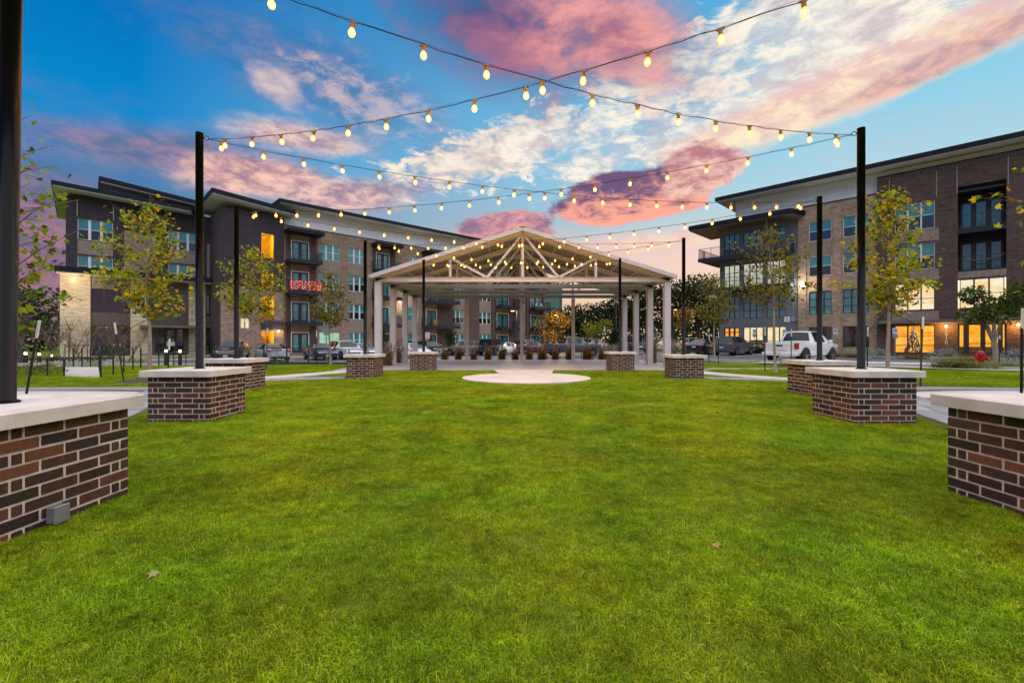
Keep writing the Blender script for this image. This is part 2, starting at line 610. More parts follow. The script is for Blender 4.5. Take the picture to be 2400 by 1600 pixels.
def sweep(pts, half, z0, z1, name, material, parent=None, cap=True):
    """a kerb, path or strip along a line on the ground"""
    pts = [Vector(p) for p in pts]
    res = []
    for i in range(len(pts) - 1):
        k = max(1, int((pts[i + 1] - pts[i]).length / 0.6))
        for j in range(k):
            res.append(pts[i].lerp(pts[i + 1], j / k))
    res.append(pts[-1])
    for _ in range(6):
        res = [res[0]] + [(res[i - 1] + res[i] * 2 + res[i + 1]) / 4 for i in range(1, len(res) - 1)] + [res[-1]]
    mb = MB()
    vs = []
    for i, p in enumerate(res):
        d = (res[min(i + 1, len(res) - 1)] - res[max(i - 1, 0)]).normalized()
        nn = Vector((-d.y, d.x)) * half
        g = gz(p.x, p.y)
        for q, z in ((p + nn, z0), (p + nn, z1), (p - nn, z1), (p - nn, z0)):
            vs.append((q.x, q.y, g + z))
    fs = []
    for i in range(len(res) - 1):
        for k in range(3):
            fs.append((i * 4 + k, i * 4 + k + 1, i * 4 + k + 5, i * 4 + k + 4))
    fs += [(0, 1, 2, 3), tuple(len(vs) - 4 + k for k in (3, 2, 1, 0))]
    mb.add(vs, fs)
    return mb.obj(name, material, parent), res


kx, ky = lpt(9.0, 20.15)
for pts in ([lpt(-34, 20.15), lpt(8.6, 20.15)], [rpt(-43.6, 25.25), rpt(12, 25.25)], [rpt(14.5, 25.25), rpt(40, 25.25)],
            [lpt(-30, 4.85), lpt(56, 4.85)], [rpt(-34, 6.85), rpt(40, 6.85)]):
    o, _ = sweep(pts, 0.16, -0.1, 0.17, 'kerb', M_kerb)
    tag(o, kind='structure')
# pavement strips and drive apron in front of the right building
tag(band('pavement', rpt, 6.0, 34, 3.4, 6.6, 0.10, M_conc), kind='structure')
tag(band('pavement', lpt, -24, 50, 1.6, 4.6, 0.10, M_conc), kind='structure')
tag(band('driveway_apron', rpt, 2.0, 11.5, 20.0, 26.4, 0.062, M_conc), kind='structure')
for k in range(9):
    s = -24 + k * 2.75
    a, b = lpt(s, 7.4), lpt(s, 12.6)
    sweep([a, b], 0.055, 0.045, 0.062, 'parking_line', M_paint, lot_l)
for k in range(8):
    s = -15 + k * 2.8
    a, b = rpt(s, 7.4), rpt(s, 12.4)
    sweep([a, b], 0.055, 0.050, 0.066, 'parking_line', M_paint, lot_r)
a, b = rpt(-9, 23.6), rpt(-9, 20.4)
sweep([a, b], 0.055, 0.050, 0.066, 'parking_line', M_paint, lot_r)

# pavilion floor, neck and round pad
mb = MB()
mb.box(SLAB[0], SLAB[1], SLAB[2], SLAB[3], -0.6, 0.026)
o = tag(mb.obj('pavilion_floor', M_kerb), kind='structure')
for i in range(5):
    for j in range(4):
        w_, d_ = (SLAB[1] - SLAB[0]) / 5, (SLAB[3] - SLAB[2]) / 4
        mb = MB()
        mb.bevbox(SLAB[0] + i * w_ + .006, SLAB[0] + (i + 1) * w_ - .006, SLAB[2] + j * d_ + .006, SLAB[2] + (j + 1) * d_ - .006, 0.02, 0.036, 0.004)
        mb.obj('floor_panel', M_slab, o)
mb = MB()
n = 72
vs = []
for k in range(n):
    a = 2 * pi * k / n
    vs.append((CIRC[0] + CIRC[2] * cos(a), CIRC[1] + CIRC[2] * sin(a), 0.041))
vs += [(x, y, -0.1) for x, y, z in vs]
mb.add(vs, [tuple(range(n))] + [(k, k + n, (k + 1) % n + n, (k + 1) % n) for k in range(n)])
mb.add([(NECK[0], NECK[2], 0.045), (NECK[1], NECK[2], 0.045), (NECK[1] + 0.35, NECK[3] - 0.1, 0.045), (NECK[0] - 0.35, NECK[3] - 0.1, 0.045),
        (NECK[0], NECK[2], -0.1), (NECK[1], NECK[2], -0.1), (NECK[1] + 0.35, NECK[3] - 0.1, -0.1), (NECK[0] - 0.35, NECK[3] - 0.1, -0.1)],
       [(0, 1, 2, 3), (0, 4, 5, 1), (1, 5, 6, 2), (3, 7, 4, 0)])
tag(mb.obj('path_pad', M_conc), kind='structure')

MID = 0.45
ringL = [(-4.9, -0.5), (-5.1, 2), (-5.45, 4.5), (-6.15, 7.0), (-7.6, 9.3), (-8.5, 11), (-8.6, 12.6), (-7.9, 13.9), (-6.5, 14.5), (-5.35, 14.6)]
branchL = [(-8.7, 11.2), (-10, 11.5), (-12, 11.2), (-15, 10.2)]
lightL = [(-8.4, 13.5), (-7.6, 14.9), (-6.75, 16.4), (-6.4, 18.7)]
light2L = [(-7.8, 9.75), (-9.2, 10.25), (-11, 10.3), (-15, 9.2)]
PATHS = []


def mir(pts):
    return [(MID - x, y) for x, y in pts]


def pavers(path, res, half):
    """single pavers laid two wide on the strip"""
    w = half
    b = MB()
    b.bevbox(-w / 2 + 0.008, w / 2 - 0.008, -0.17, 0.17, -0.02, 0.012, 0.006)
    me = b.mesh('paver', M_paver)
    acc = 0.0
    for i in range(len(res) - 1):
        d = res[i + 1] - res[i]
        L = d.length
        dn = d.normalized()
        nn = Vector((-dn.y, dn.x))
        while acc < L:
            p = res[i] + dn * acc
            for s in (-1, 1):
                q = p + nn * (s * w / 2)
                link('paver', me, path, (q.x, q.y, gz(q.x, q.y) + 0.022), (0, 0, atan2(dn.y, dn.x) - pi / 2 + R.uniform(-.01, .01)))
            acc += 0.352
        acc -= L


for side in (0, 1):
    f = (lambda p: p) if side == 0 else mir
    for pts, half, z, nm, mt_, pv in ((ringL, 0.36, 0.018, 'paver_path', M_paver, True), (branchL, 0.36, 0.020, 'paver_path', M_paver, False),
                                      (lightL, 0.5, 0.026, 'concrete_path', M_conc, False), (light2L, 0.45, 0.023, 'concrete_path', M_conc, False)):
        o, res = sweep(f(pts), half, -0.1, z, nm, mt_)
        tag(o, kind='structure')
        PATHS.append((res, half + 0.05))
        if pv:
            pavers(o, res, half)
o, res = sweep([(8.3, 19.3), (12.8, 19.8)], 0.16, -0.1, 0.03, 'concrete_path', M_conc)
tag(o, kind='structure')
PATHS.append((res, 0.2))

PED = [(-3.43, 3.08), (3.90, 3.15), (-4.91, 7.15), (5.37, 7.0), (-6.72, 11.1), (6.96, 10.3),
       (-4.79, 14.85), (5.45, 14.45), (-3.56, 18.35), (4.28, 18.05)]


def bare(x, y, m=0.0):
    """no grass here: concrete, pavers, pedestals, mulch"""
    if SLAB[0] - m < x < SLAB[1] + m and SLAB[2] - m < y:
        return True
    if math.hypot(x - CIRC[0], y - CIRC[1]) < CIRC[2] + m:
        return True
    if NECK[0] - 0.2 - m < x < NECK[1] + 0.2 + m and NECK[2] < y < NECK[3]:
        return True
    for px, py in PED:
        if abs(x - px) < 0.44 and abs(y - py) < 0.44:
            return True
    for res, half in PATHS:
        for i in range(0, len(res)):
            if abs(res[i].x - x) < 1 and (res[i].x - x) ** 2 + (res[i].y - y) ** 2 < (half + 0.12 + m) ** 2:
                return True
    return False


# ------------------------------------------------------------------ lawn blades
M_grass = leaf_mat('grass_blade', 0.25, 0.6, macro=0.6, mscale=0.4, gain=1.38, spec=0.03)


def grass_patch(seed, n, size, hmin, hmax, wd):
    r = random.Random(seed)
    vs, fs, cols = [], [], []
    pal = [((0.17, 0.24, 0.006), 30), ((0.24, 0.28, 0.008), 30), ((0.10, 0.165, 0.005), 18), ((0.34, 0.35, 0.03), 16),
           ((0.045, 0.08, 0.005), 10), ((0.42, 0.36, 0.10), 5), ((0.20, 0.14, 0.05), 2)]
    bag = [c for c, w in pal for _ in range(w)]
    clumps = [(r.uniform(-size / 2, size / 2), r.uniform(-size / 2, size / 2), r.uniform(0, 2 * pi)) for _ in range(26)]
    for _ in range(n):
        if r.random() < 0.6:
            cx, cy, ca = r.choice(clumps)
            x, y = cx + r.gauss(0, 0.03), cy + r.gauss(0, 0.03)
            a = ca + r.gauss(0, 0.9)
        else:
            x, y = r.uniform(-size / 2, size / 2), r.uniform(-size / 2, size / 2)
            a = r.uniform(0, 2 * pi)
        h = r.uniform(hmin, hmax)
        lean = r.uniform(0.2, 1.7) * h
        w = wd * r.uniform(0.7, 1.3)
        dx, dy = cos(a), sin(a)
        sx, sy = -dy * w / 2, dx * w / 2
        mx, my = x + dx * lean * 0.35, y + dy * lean * 0.35
        ex, ey = x + dx * lean, y + dy * lean
        ez = h * (1 - 0.4 * (lean / h) ** 2 * 0.5)
        b = len(vs)
        vs += [(x - sx, y - sy, -0.005), (x + sx, y + sy, -0.005), (mx + sx * .8, my + sy * .8, h * 0.6), (mx - sx * .8, my - sy * .8, h * 0.6), (ex, ey, ez)]
        fs += [(b, b + 1, b + 2, b + 3), (b + 3, b + 2, b + 4)]
        c = r.choice(bag)
        k = r.uniform(0.8, 1.2)
        cols += [(c[0] * k, c[1] * k, c[2] * k)] * 2
    me = bpy.data.meshes.new('grass_patch')
    me.from_pydata(vs, [], fs)
    me.materials.append(M_grass)
    colattr(me, cols)
    return bpy.data.objects.new('grass_patch', me)


def scatter(name, patches, pts, label):
    """grass patches set down on a cloud of points (geometry nodes, one mass)"""
    me = bpy.data.meshes.new(name)
    me.from_pydata([p[:3] for p in pts], [], [])
    for nm, k, typ in (('rot', 3, 'FLOAT'), ('sca', 4, 'FLOAT'), ('pick', 5, 'INT')):
        at = me.attributes.new(nm, typ, 'POINT')
        at.data.foreach_set('value', [p[k] for p in pts])
    o = link(name, me)
    ng = bpy.data.node_groups.new(name, 'GeometryNodeTree')
    ng.interface.new_socket('Geometry', in_out='INPUT', socket_type='NodeSocketGeometry')
    ng.interface.new_socket('Geometry', in_out='OUTPUT', socket_type='NodeSocketGeometry')
    N, L = ng.nodes, ng.links
    gi, go = N.new('NodeGroupInput'), N.new('NodeGroupOutput')
    g2i = N.new('GeometryNodeGeometryToInstance')
    for p in reversed(patches):
        oi = N.new('GeometryNodeObjectInfo')
        oi.inputs['Object'].default_value = p
        L.new(oi.outputs['Geometry'], g2i.inputs[0])

    # each patch becomes one instance to pick from
    ji = N.new('GeometryNodeJoinGeometry')
    N.remove(g2i)
    for p in reversed(patches):
        oi = N.new('GeometryNodeObjectInfo')
        oi.inputs['Object'].default_value = p
        oi.inputs['As Instance'].default_value = True
        L.new(oi.outputs['Geometry'], ji.inputs[0])
    iop = N.new('GeometryNodeInstanceOnPoints')
    L.new(gi.outputs[0], iop.inputs['Points'])
    L.new(ji.outputs[0], iop.inputs['Instance'])
    iop.inputs['Pick Instance'].default_value = True

    def att(nm, typ):
        a_ = N.new('GeometryNodeInputNamedAttribute')
        a_.data_type = typ
        a_.inputs[0].default_value = nm
        return a_.outputs[0]
    L.new(att('pick', 'INT'), iop.inputs['Instance Index'])
    cx = N.new('ShaderNodeCombineXYZ')
    L.new(att('rot', 'FLOAT'), cx.inputs[2])
    L.new(cx.outputs[0], iop.inputs['Rotation'])
    cs = N.new('ShaderNodeCombineXYZ')
    s_ = att('sca', 'FLOAT')
    for k in range(3):
        L.new(s_, cs.inputs[k])
    L.new(cs.outputs[0], iop.inputs['Scale'])
    L.new(iop.outputs[0], go.inputs[0])
    md = o.modifiers.new('grass', 'NODES')
    md.node_group = ng
    tag(o, label, 'grass', kind='stuff')
    return o


patches = [grass_patch(100 + k, 1900, 0.32, 0.010, 0.034, 0.0021) for k in range(5)]
pts = []
y = 1.0
while y < 21.5:
    near_ = y < 9
    st = 0.22 if near_ else 0.34
    half = min(1.2 * y + 0.9, 20)
    x = -half
    while x < half:
        px, py = x + R.uniform(-.08, .08), y + R.uniform(-.08, .08)
        if not bare(px, py, 0.08 if near_ else 0.14):
            hn = mnoise.noise(Vector((px * 0.7, py * 0.7, 1.0)))
            sc = (1.0 if near_ else 1.5) * (1.0 + 0.35 * hn) * R.uniform(0.88, 1.12)
            pts.append((px, py, gz(px, py) - 0.002, R.uniform(0, 2 * pi), sc, R.randrange(5)))
        x += st
    y += st
scatter('lawn_grass', patches, pts, 'short bright green lawn grass filling the whole foreground')
# ------------------------------------------------------------------ brick pedestals with stone caps
JT, BL, BH, CP, QL, HD = 0.015, 0.239, 0.0630, 0.0775, 0.062, 0.066
FW = 3 * (BL + JT) + QL + JT + HD          # face width
COURSES = 9


def brick_mesh(name, L, D, H):
    b = MB()
    b.bevbox(-L / 2, L / 2, -D / 2, D / 2, -H / 2, H / 2, 0.004)
    return b.mesh(name, M_brick)


ME_F, ME_Q = brick_mesh('brick', BL, HD, BH), brick_mesh('brick', QL, HD, BH)
Z0 = -0.035
TOPB = Z0 + COURSES * CP


def pedestal(x, y, label, box=None):
    root = thing('pedestal', label, 'pedestal', (x, y, gz(x, y) + 0.0), 0, 'brick pedestals around the lawn')
    h = FW / 2
    b = MB()
    b.box(-h + 0.004, h - 0.004, -h + 0.004, h - 0.004, -0.15, TOPB + 0.004)
    b.obj('mortar_core', M_mortar, root)
    rr = random.Random(int(x * 100 + y * 10))
    for c in range(COURSES):
        z = Z0 + c * CP + CP / 2
        odd = (c + 1) % 2
        for f in range(4):
            ang = f * pi / 2
            # along a face: three stretchers and a closer, then the header end of the next face's stretcher
            xs = []
            u = -h
            for k in range(3):
                xs.append((u + BL / 2, ME_F))
                u += BL + JT
            xs.append((u + QL / 2, ME_Q))
            for uu, me in xs:
                if odd:
                    uu = -uu
                lx, ly = uu, -h + HD / 2 + rr.uniform(-0.0025, 0.0015)
                wx, wy = lx * cos(ang) - ly * sin(ang), lx * sin(ang) + ly * cos(ang)
                link('brick', me, root, (wx, wy, z + rr.uniform(-.0015, .0015)), (0, 0, ang + rr.uniform(-.006, .006)))
    b = MB()
    o = h + 0.075
    b.bevbox(-o, o, -o, o, TOPB + 0.006, TOPB + 0.098, 0.008)
    b.obj('cap', M_cap, root)
    return root


side_words = [('left', 'right')]
ped_lab = ['big brick pedestal cut by the left edge, grey metal box at its foot',
           'big brick pedestal cut by the right edge of the picture',
           'second nearest brick pedestal on the left side of the lawn',
           'second nearest brick pedestal on the right side, lime smears on its bricks',
           'brick pedestal on the left half hidden behind a nearer pedestal',
           'brick pedestal on the right half hidden behind a nearer pedestal',
           'small brick pedestal on the left just before the first pavilion column',
           'small brick pedestal on the right just before the outer pavilion column',
           'farthest brick pedestal on the left, standing at the edge of the pavilion floor',
           'farthest brick pedestal on the right, standing at the edge of the pavilion floor']
pole_lab = ['thick black light pole running out of the top left of the picture',
            'black light pole on the pedestal at the far right edge',
            'tall black light pole on the second left pedestal',
            'tall black light pole on the second right pedestal',
            'black light pole on the half hidden left pedestal, before the stair tower',
            'black light pole on the half hidden right pedestal, before the tan brick wall',
            'black light pole left of the pavilion, before the balconies',
            'black light pole right of the pavilion, against the dark oaks',
            'short looking black light pole before the left half of the pavilion',
            'short looking black light pole before the right half of the pavilion']
POLE_R, POLE_TOP = 0.054, 4.46
M_pole = mat('pole_paint', (0.0025, 0.0023, 0.0027), 0.22, vary=0.35, vscale=4, spec=0.13)
TOPS = []
for i, (x, y) in enumerate(PED):
    pedestal(x, y, ped_lab[i])
    g = gz(x, y)
    base = TOPB + 0.098 + g
    root = thing('light_pole', pole_lab[i], 'light pole', (x, y, base), 0, 'black poles that carry the string lights')
    b = MB()
    H = POLE_TOP - base + g
    b.tube([(0, 0, 0.0), (0, 0, H)], POLE_R, 20)
    b.obj('shaft', M_pole, root, smooth=False)
    for p in root.children[0].data.polygons:
        p.use_smooth = len(p.vertices) == 4
    b = MB()
    b.lathe([(POLE_R + 0.022, 0.0), (POLE_R + 0.022, 0.012), (POLE_R + 0.006, 0.02)], n=20)
    b.obj('base_collar', M_pole, root)
    if i == 0:
        root.rotation_euler = (0, radians(0.9), 0)
    sgn = 1 if x < 0 else -1
    b = MB()
    zt = H - (0.085 if i > 1 else 0.265)
    b.tube([(sgn * POLE_R * .9, 0, zt), (sgn * (POLE_R + 0.02), 0, zt)], 0.006, 6)
    ring = [(sgn * (POLE_R + 0.055) + 0.035 * cos(a), 0, zt + 0.035 * sin(a)) for a in np.linspace(0, 2 * pi, 15)]
    b.tube(ring, 0.0055, 6, caps=False)
    b.obj('eye_bolt', M_pole, root)
    TOPS.append(Vector((x + sgn * (POLE_R + 0.085), y, base + zt)))

# grey junction boxes at the foot of the two nearest pedestals
for i, lab in ((0, 'grey metal junction box on the foot of the left edge pedestal'), (1, 'grey metal junction box on the foot of the right edge pedestal')):
    x, y = PED[i]
    s = 1 if i == 0 else -1
    fx = x + s * FW / 2
    yy = y - 0.13 if i == 0 else y - 0.28
    root = thing('junction_box', lab, 'junction box', (fx, yy, gz(fx, yy) + 0.02), 0, 'junction boxes on the pedestals')
    b = MB()
    b.bevbox(*sorted((s * 0.002, s * 0.055)), -0.048, 0.048, 0.0, 0.10, 0.004)
    b.obj('body', M_galv, root)
    b = MB()
    b.bevbox(*sorted((s * 0.056, s * 0.064)), -0.052, 0.052, -0.004, 0.104, 0.003)
    b.obj('cover', M_galv, root)

# ------------------------------------------------------------------ string lights
M_bulb = bpy.data.materials.new('bulb_glass')
M_bulb.use_nodes = True
_T = NT(M_bulb.node_tree)
_e = _T.n('ShaderNodeEmission', {0: (1.0, 0.40, 0.035, 1), 1: 5.0})
_t = _T.n('ShaderNodeBsdfTransparent', {0: (1.0, 0.9, 0.75, 1)})
_T.n('ShaderNodeOutputMaterial', {0: _T.n('ShaderNodeMixShader', {0: 0.5, 1: _t, 2: _e})})
M_fil = emitter('filament', (1.0, 0.53, 0.17), 850.0)
M_socket = mat('bulb_socket', (0.30, 0.15, 0.03), 0.6)  # dark rubber in truth; the bulb's amber light is put into the colour
M_cable = mat('cable', (0.005, 0.005, 0.006), 0.7, spec=0.1)
b = MB()
b.lathe([(0.010, 0.0), (0.021, -0.012), (0.029, -0.032), (0.030, -0.046), (0.024, -0.064), (0.011, -0.076), (0.002, -0.079)], n=10)
ME_BULB = b.mesh('bulb', M_bulb, smooth=True)
b = MB()
b.lathe([(0.004, -0.014), (0.014, -0.026), (0.0165, -0.040), (0.012, -0.054), (0.003, -0.062)], n=8)
ME_FIL = b.mesh('filament', M_fil, smooth=True)
b = MB()
b.lathe([(0.020, 0.052), (0.022, 0.040), (0.019, 0.034), (0.021, 0.010), (0.017, -0.004)], n=8)
b.box(-0.038, 0.038, -0.008, 0.008, 0.046, 0.060)
ME_SOCK = b.mesh('socket', M_socket)


def strand(i, j, label, sag, phase=0.5, step=0.6):
    a, c = TOPS[i].copy(), TOPS[j].copy()
    a.z -= 0.02
    c.z -= 0.02
    L = (c - a).length
    root = thing('string_light', label, 'string light', a, 0, 'strings of bulbs between the poles')
    rr = random.Random(i * 31 + j)

    def P(t):
        p = a.lerp(c, t) - a
        p.z -= sag * 4 * t * (1 - t)
        return p
    n = int(L / 0.15)
    pts = []
    for k in range(n + 1):
        p = P(k / n)
        if 0 < k < n:
            p = p + Vector((0, rr.uniform(-.004, .004), rr.uniform(-.008, .008)))
        pts.append(p)
    b = MB()
    b.tube(pts, 0.0042, 5)
    b.tube([P(k / 24) + Vector((0, 0, 0.012 + 0.006 * sin(k * 2.1))) for k in range(25)], 0.0015, 4)
    b.obj('cable', M_cable, root)
    cnt = int(L / step)
    dv = c - a
    rz = atan2(dv.y, dv.x)
    for k in range(cnt):
        t = (k + phase) / cnt
        p = P(t)
        tilt = (rr.uniform(-.12, .12), rr.uniform(-.12, .12), rz)
        s = link('socket', ME_SOCK, root, (p.x, p.y, p.z - 0.060), tilt)
        bo_ = link('bulb', ME_BULB, root, (p.x, p.y, p.z - 0.062), tilt)
        link('filament', ME_FIL, bo_)
    return root


strand(0, 3, 'nearest bulb string falling from the top left to the tall right pole', 0.37, 0.35)
strand(1, 2, 'nearest bulb string falling from the top right to the tall left pole', 0.37, 0.35)
strand(2, 5, 'bulb string from the tall left pole to the half hidden right pedestal pole', 0.36, 0.3)
strand(3, 4, 'bulb string from the tall right pole to the half hidden left pedestal pole', 0.36, 0.3)
strand(4, 7, 'bulb string from the stair tower side to the pole right of the pavilion', 0.36, 0.4)
strand(5, 6, 'bulb string from the tan brick side to the pole left of the pavilion', 0.36, 0.4)
strand(6, 9, 'bulb string from the pole left of the pavilion to the right pole before it', 0.22, 0.5)
strand(7, 8, 'bulb string from the pole right of the pavilion to the left pole before it', 0.22, 0.5)
strand(8, 9, 'level bulb string between the two poles standing before the pavilion', 0.14, 0.4)
# ------------------------------------------------------------------ pavilion
PX0, PX1, PXM = -5.95, 6.90, 0.475
FY = [20.28, 22.80, 25.35, 27.90]
ZC = 3.93
pav = thing('pavilion', 'open steel pavilion with gabled roof and pale painted columns behind the lawn', 'pavilion', (0, 0, 0))
EZ, RZ = 4.06, 6.13
SL = (RZ - EZ) / (PXM - (PX0 - 0.2))


def roofz(x):
    return RZ - SL * abs(x - PXM)


for yf in FY:
    for x in (PX0, PX1):
        b = MB()
        b.ibeam((x, yf, 0.05), (x, yf, ZC - 0.12), 0.27, 0.27, 0.022, 0.02)
        c = b.obj('column', M_steel, pav)
        c2 = MB()
        c2.box(x - 0.19, x + 0.19, yf - 0.19, yf + 0.19, 0.036, 0.056)
        c2.obj('base_plate', M_steel, c)
    b = MB()
    b.ibeam((PX0 - 0.135, yf, ZC), (PX1 + 0.135, yf, ZC), 0.13, 0.205, 0.016, 0.014)
    b.obj('tie_beam', M_steel, pav)
    for s, xe in ((-1, PX0 - 0.16), (1, PX1 + 0.16)):
        b = MB()
        b.ibeam((xe, yf, roofz(xe) - 0.15), (PXM + s * 0.004, yf, RZ - 0.15), 0.16, 0.20, 0.018, 0.014)
        b.obj('rafter', M_steel, pav)
    v1, v2, n1, n2 = -2.75, 3.73, -1.127, 2.09
    zt, zr = ZC + 0.12, -0.26
    for x in (v1, PXM, v2):
        b = MB()
        b.bar((x, yf, zt), (x, yf, roofz(x) + zr), 0.11, 0.10)
        b.obj('truss_post', M_steel, pav)
    for p, q in (((v1 + 0.07, roofz(v1) + zr), (n1 - 0.03, zt)), ((n1 + 0.03, zt), (PXM - 0.07, RZ + zr)), ((PXM + 0.07, RZ + zr), (n2 - 0.03, zt)),
                 ((n2 + 0.03, zt), (v2 - 0.07, roofz(v2) + zr))):
        b = MB()
        b.bar((p[0], yf, p[1]), (q[0], yf, q[1]), 0.10, 0.10)
        b.obj('truss_diagonal', M_steel, pav)
for x in (-2.75, 0.60, 3.75):
    b = MB()
    b.ibeam((x, 27.9, 0.05), (x, 27.9, ZC - 0.13), 0.19, 0.19, 0.018, 0.016)
    c = b.obj('column', M_steel, pav)
    c2 = MB()
    c2.box(x - 0.16, x + 0.16, 27.74, 28.06, 0.036, 0.056)
    c2.obj('base_plate', M_steel, c)
for s in (-1, 1):
    xe = PX0 - 0.24 if s < 0 else PX1 + 0.24
    for k in range(7):
        t = (k + 0.35) / 7
        x = xe + (PXM - xe) * t
        b = MB()
        b.bar((x, 19.98, roofz(x) - 0.035), (x, 28.2, roofz(x) - 0.035), 0.07, 0.055 if k else 0.09)
        b.obj('purlin', M_steel, pav)
    # ribbed roof sheet with depth
    b = MB()
    n = 44
    top, bot = [], []
    for i in range(n + 1):
        y = 19.9 + (28.35 - 19.9) * i / n
        dz = 0.018 if i % 4 == 0 else 0.0
        top.append([(xe, y, roofz(xe) + 0.045 + dz), (PXM, y, RZ + 0.045 + dz)])
        bot.append([(xe, y, roofz(xe) + dz * 0.5), (PXM, y, RZ + dz * 0.5)])
    vs = [p for r in top for p in r] + [p for r in bot for p in r]
    m = 2 * (n + 1)
    fs = []
    for i in range(n):
        fs.append((2 * i, 2 * i + 1, 2 * i + 3, 2 * i + 2))
        fs.append((m + 2 * i, m + 2 * i + 2, m + 2 * i + 3, m + 2 * i + 1))
        fs.append((2 * i, 2 * i + 2, m + 2 * i + 2, m + 2 * i))
        fs.append((2 * i + 1, m + 2 * i + 1, m + 2 * i + 3, 2 * i + 3))
    fs.append((0, m, m + 1, 1))
    fs.append((2 * n, 2 * n + 1, m + 2 * n + 1, m + 2 * n))
    b.add(vs, fs)
    b.obj('roof_sheet', M_deck, pav)
    for yy in (19.86, 28.39):
        b = MB()
        b.bar((xe - s * -0.0, yy, roofz(xe) - 0.03), (PXM + s * 0.012, yy, RZ - 0.03), 0.05, 0.17)
        b.obj('barge_board', M_steel, pav)
    b = MB()
    b.box(*sorted((xe + s * 0.006, xe + s * 0.09)), 19.9, 28.35, roofz(xe) - 0.07, roofz(xe) + 0.05)
    b.obj('gutter', M_steel, pav)
b = MB()
b.bar((PXM, 19.8, RZ + 0.075), (PXM, 28.4, RZ + 0.075), 0.3, 0.03)
b.obj('ridge_cap', M_steel, pav)
# ------------------------------------------------------------------ building kit
def proc(name):
    m = bpy.data.materials.new(name)
    m.use_nodes = True
    return m, NT(m.node_tree)


def wallbrick(name, c1, c2, mort, dark=0.5, rough=0.85, bw=0.25, bh=0.0775):
    """coursed brickwork too far off to pick the bricks apart: running bond with flashed streaks"""
    m, T = proc(name)
    co = T.n('ShaderNodeTexCoord', out=3)
    s = T.t.nodes.new('ShaderNodeSeparateXYZ')
    T.t.links.new(co, s.inputs[0])
    u = T.math('ADD', s.outputs[0], s.outputs[1])
    v = T.n('ShaderNodeCombineXYZ', {0: u, 1: s.outputs[2], 2: 0.0})
    br = T.n('ShaderNodeTexBrick', {'Vector': v, 'Color1': c1, 'Color2': c2, 'Mortar': mort, 'Scale': 1.0, 'Mortar Size': 0.006,
                                    'Bias': 0.0, 'Brick Width': bw, 'Row Height': bh})
    st = T.n('ShaderNodeMapping', {'Vector': co, 'Scale': (1.0, 1.0, 6.0)})
    n1 = T.noise(st, 1.1, 6.0, 0.7)
    n2 = T.noise(co, 0.35, 3.0, 0.5)
    f = T.math('ADD', T.maprange(n1, 0.34, 0.68, -dark * .5, dark * .6), T.maprange(n2, 0.3, 0.7, 0.88, 1.12))
    c = T.n('ShaderNodeVectorMath', {0: br, 'Scale': f}, operation='SCALE')
    b = T.n('ShaderNodeBump', {'Strength': 0.5, 'Distance': 0.012, 'Height': T.math('ADD', n1, T.noise(co, 9.0, 3.0))})
    p = T.n('ShaderNodeBsdfPrincipled', {'Base Color': c, 'Roughness': rough, 'Specular IOR Level': 0.3, 'Normal': b})
    T.n('ShaderNodeOutputMaterial', {0: p})
    MATS[name] = m
    return m


def chevron(name, c1, c2, per=0.5, pitch=0.16, joint=0.28, upright=False):
    """herringbone brick panel"""
    m, T = proc(name)
    co = T.n('ShaderNodeTexCoord', out=3)
    s = T.t.nodes.new('ShaderNodeSeparateXYZ')
    T.t.links.new(co, s.inputs[0])
    u = T.math('ADD', s.outputs[0], s.outputs[1])
    t = T.math('PINGPONG', u, per / 2)
    if upright:
        v = T.math('FRACT', T.math('DIVIDE', u, pitch))
    else:
        v = T.math('FRACT', T.math('DIVIDE', T.math('ADD', s.outputs[2], t), pitch))
    k = T.maprange(v, joint - 0.06, joint + 0.06, 0, 1)
    n1 = T.noise(co, 4.0, 5.0, 0.65)
    c = T.mix(k, c2, c1)
    c = T.n('ShaderNodeVectorMath', {0: c, 'Scale': T.maprange(n1, 0.3, 0.7, 0.75, 1.25)}, operation='SCALE')
    b = T.n('ShaderNodeBump', {'Strength': 0.8, 'Distance': 0.02, 'Height': k})
    p = T.n('ShaderNodeBsdfPrincipled', {'Base Color': c, 'Roughness': 0.85, 'Specular IOR Level': 0.3, 'Normal': b})
    T.n('ShaderNodeOutputMaterial', {0: p})
    MATS[name] = m
    return m


def glass(name, tint, refl=0.22, rough=0.03):
    m, T = proc(name)
    tr = T.n('ShaderNodeBsdfTransparent', {0: (*tint, 1)})
    gl = T.n('ShaderNodeBsdfGlossy', {0: (0.8, 0.95, 1.0, 1), 'Roughness': rough})
    lw = T.n('ShaderNodeLayerWeight', {0: 0.35}, out=1)
    f = T.maprange(lw, 0, 1, refl, refl * 1.8)
    s = T.n('ShaderNodeMixShader', {0: f, 1: tr, 2: gl})
    T.n('ShaderNodeOutputMaterial', {0: s})
    MATS[name] = m
    return m


def litroom(name, ca, cb, strength, scale=1.2):
    """wall and ceiling of a lit room behind the glass: it glows unevenly"""
    m, T = proc(name)
    co = T.n('ShaderNodeTexCoord', out=3)
    st = T.n('ShaderNodeMapping', {'Vector': co, 'Scale': (1.0, 1.0, 2.2)})
    n1 = T.noise(st, scale, 4.0, 0.55)
    c = T.mix(T.maprange(n1, 0.36, 0.64, 0, 1), ca, cb)
    e_ = T.n('ShaderNodeEmission', {0: c, 1: strength})
    T.n('ShaderNodeOutputMaterial', {0: e_})
    MATS[name] = m
    return m


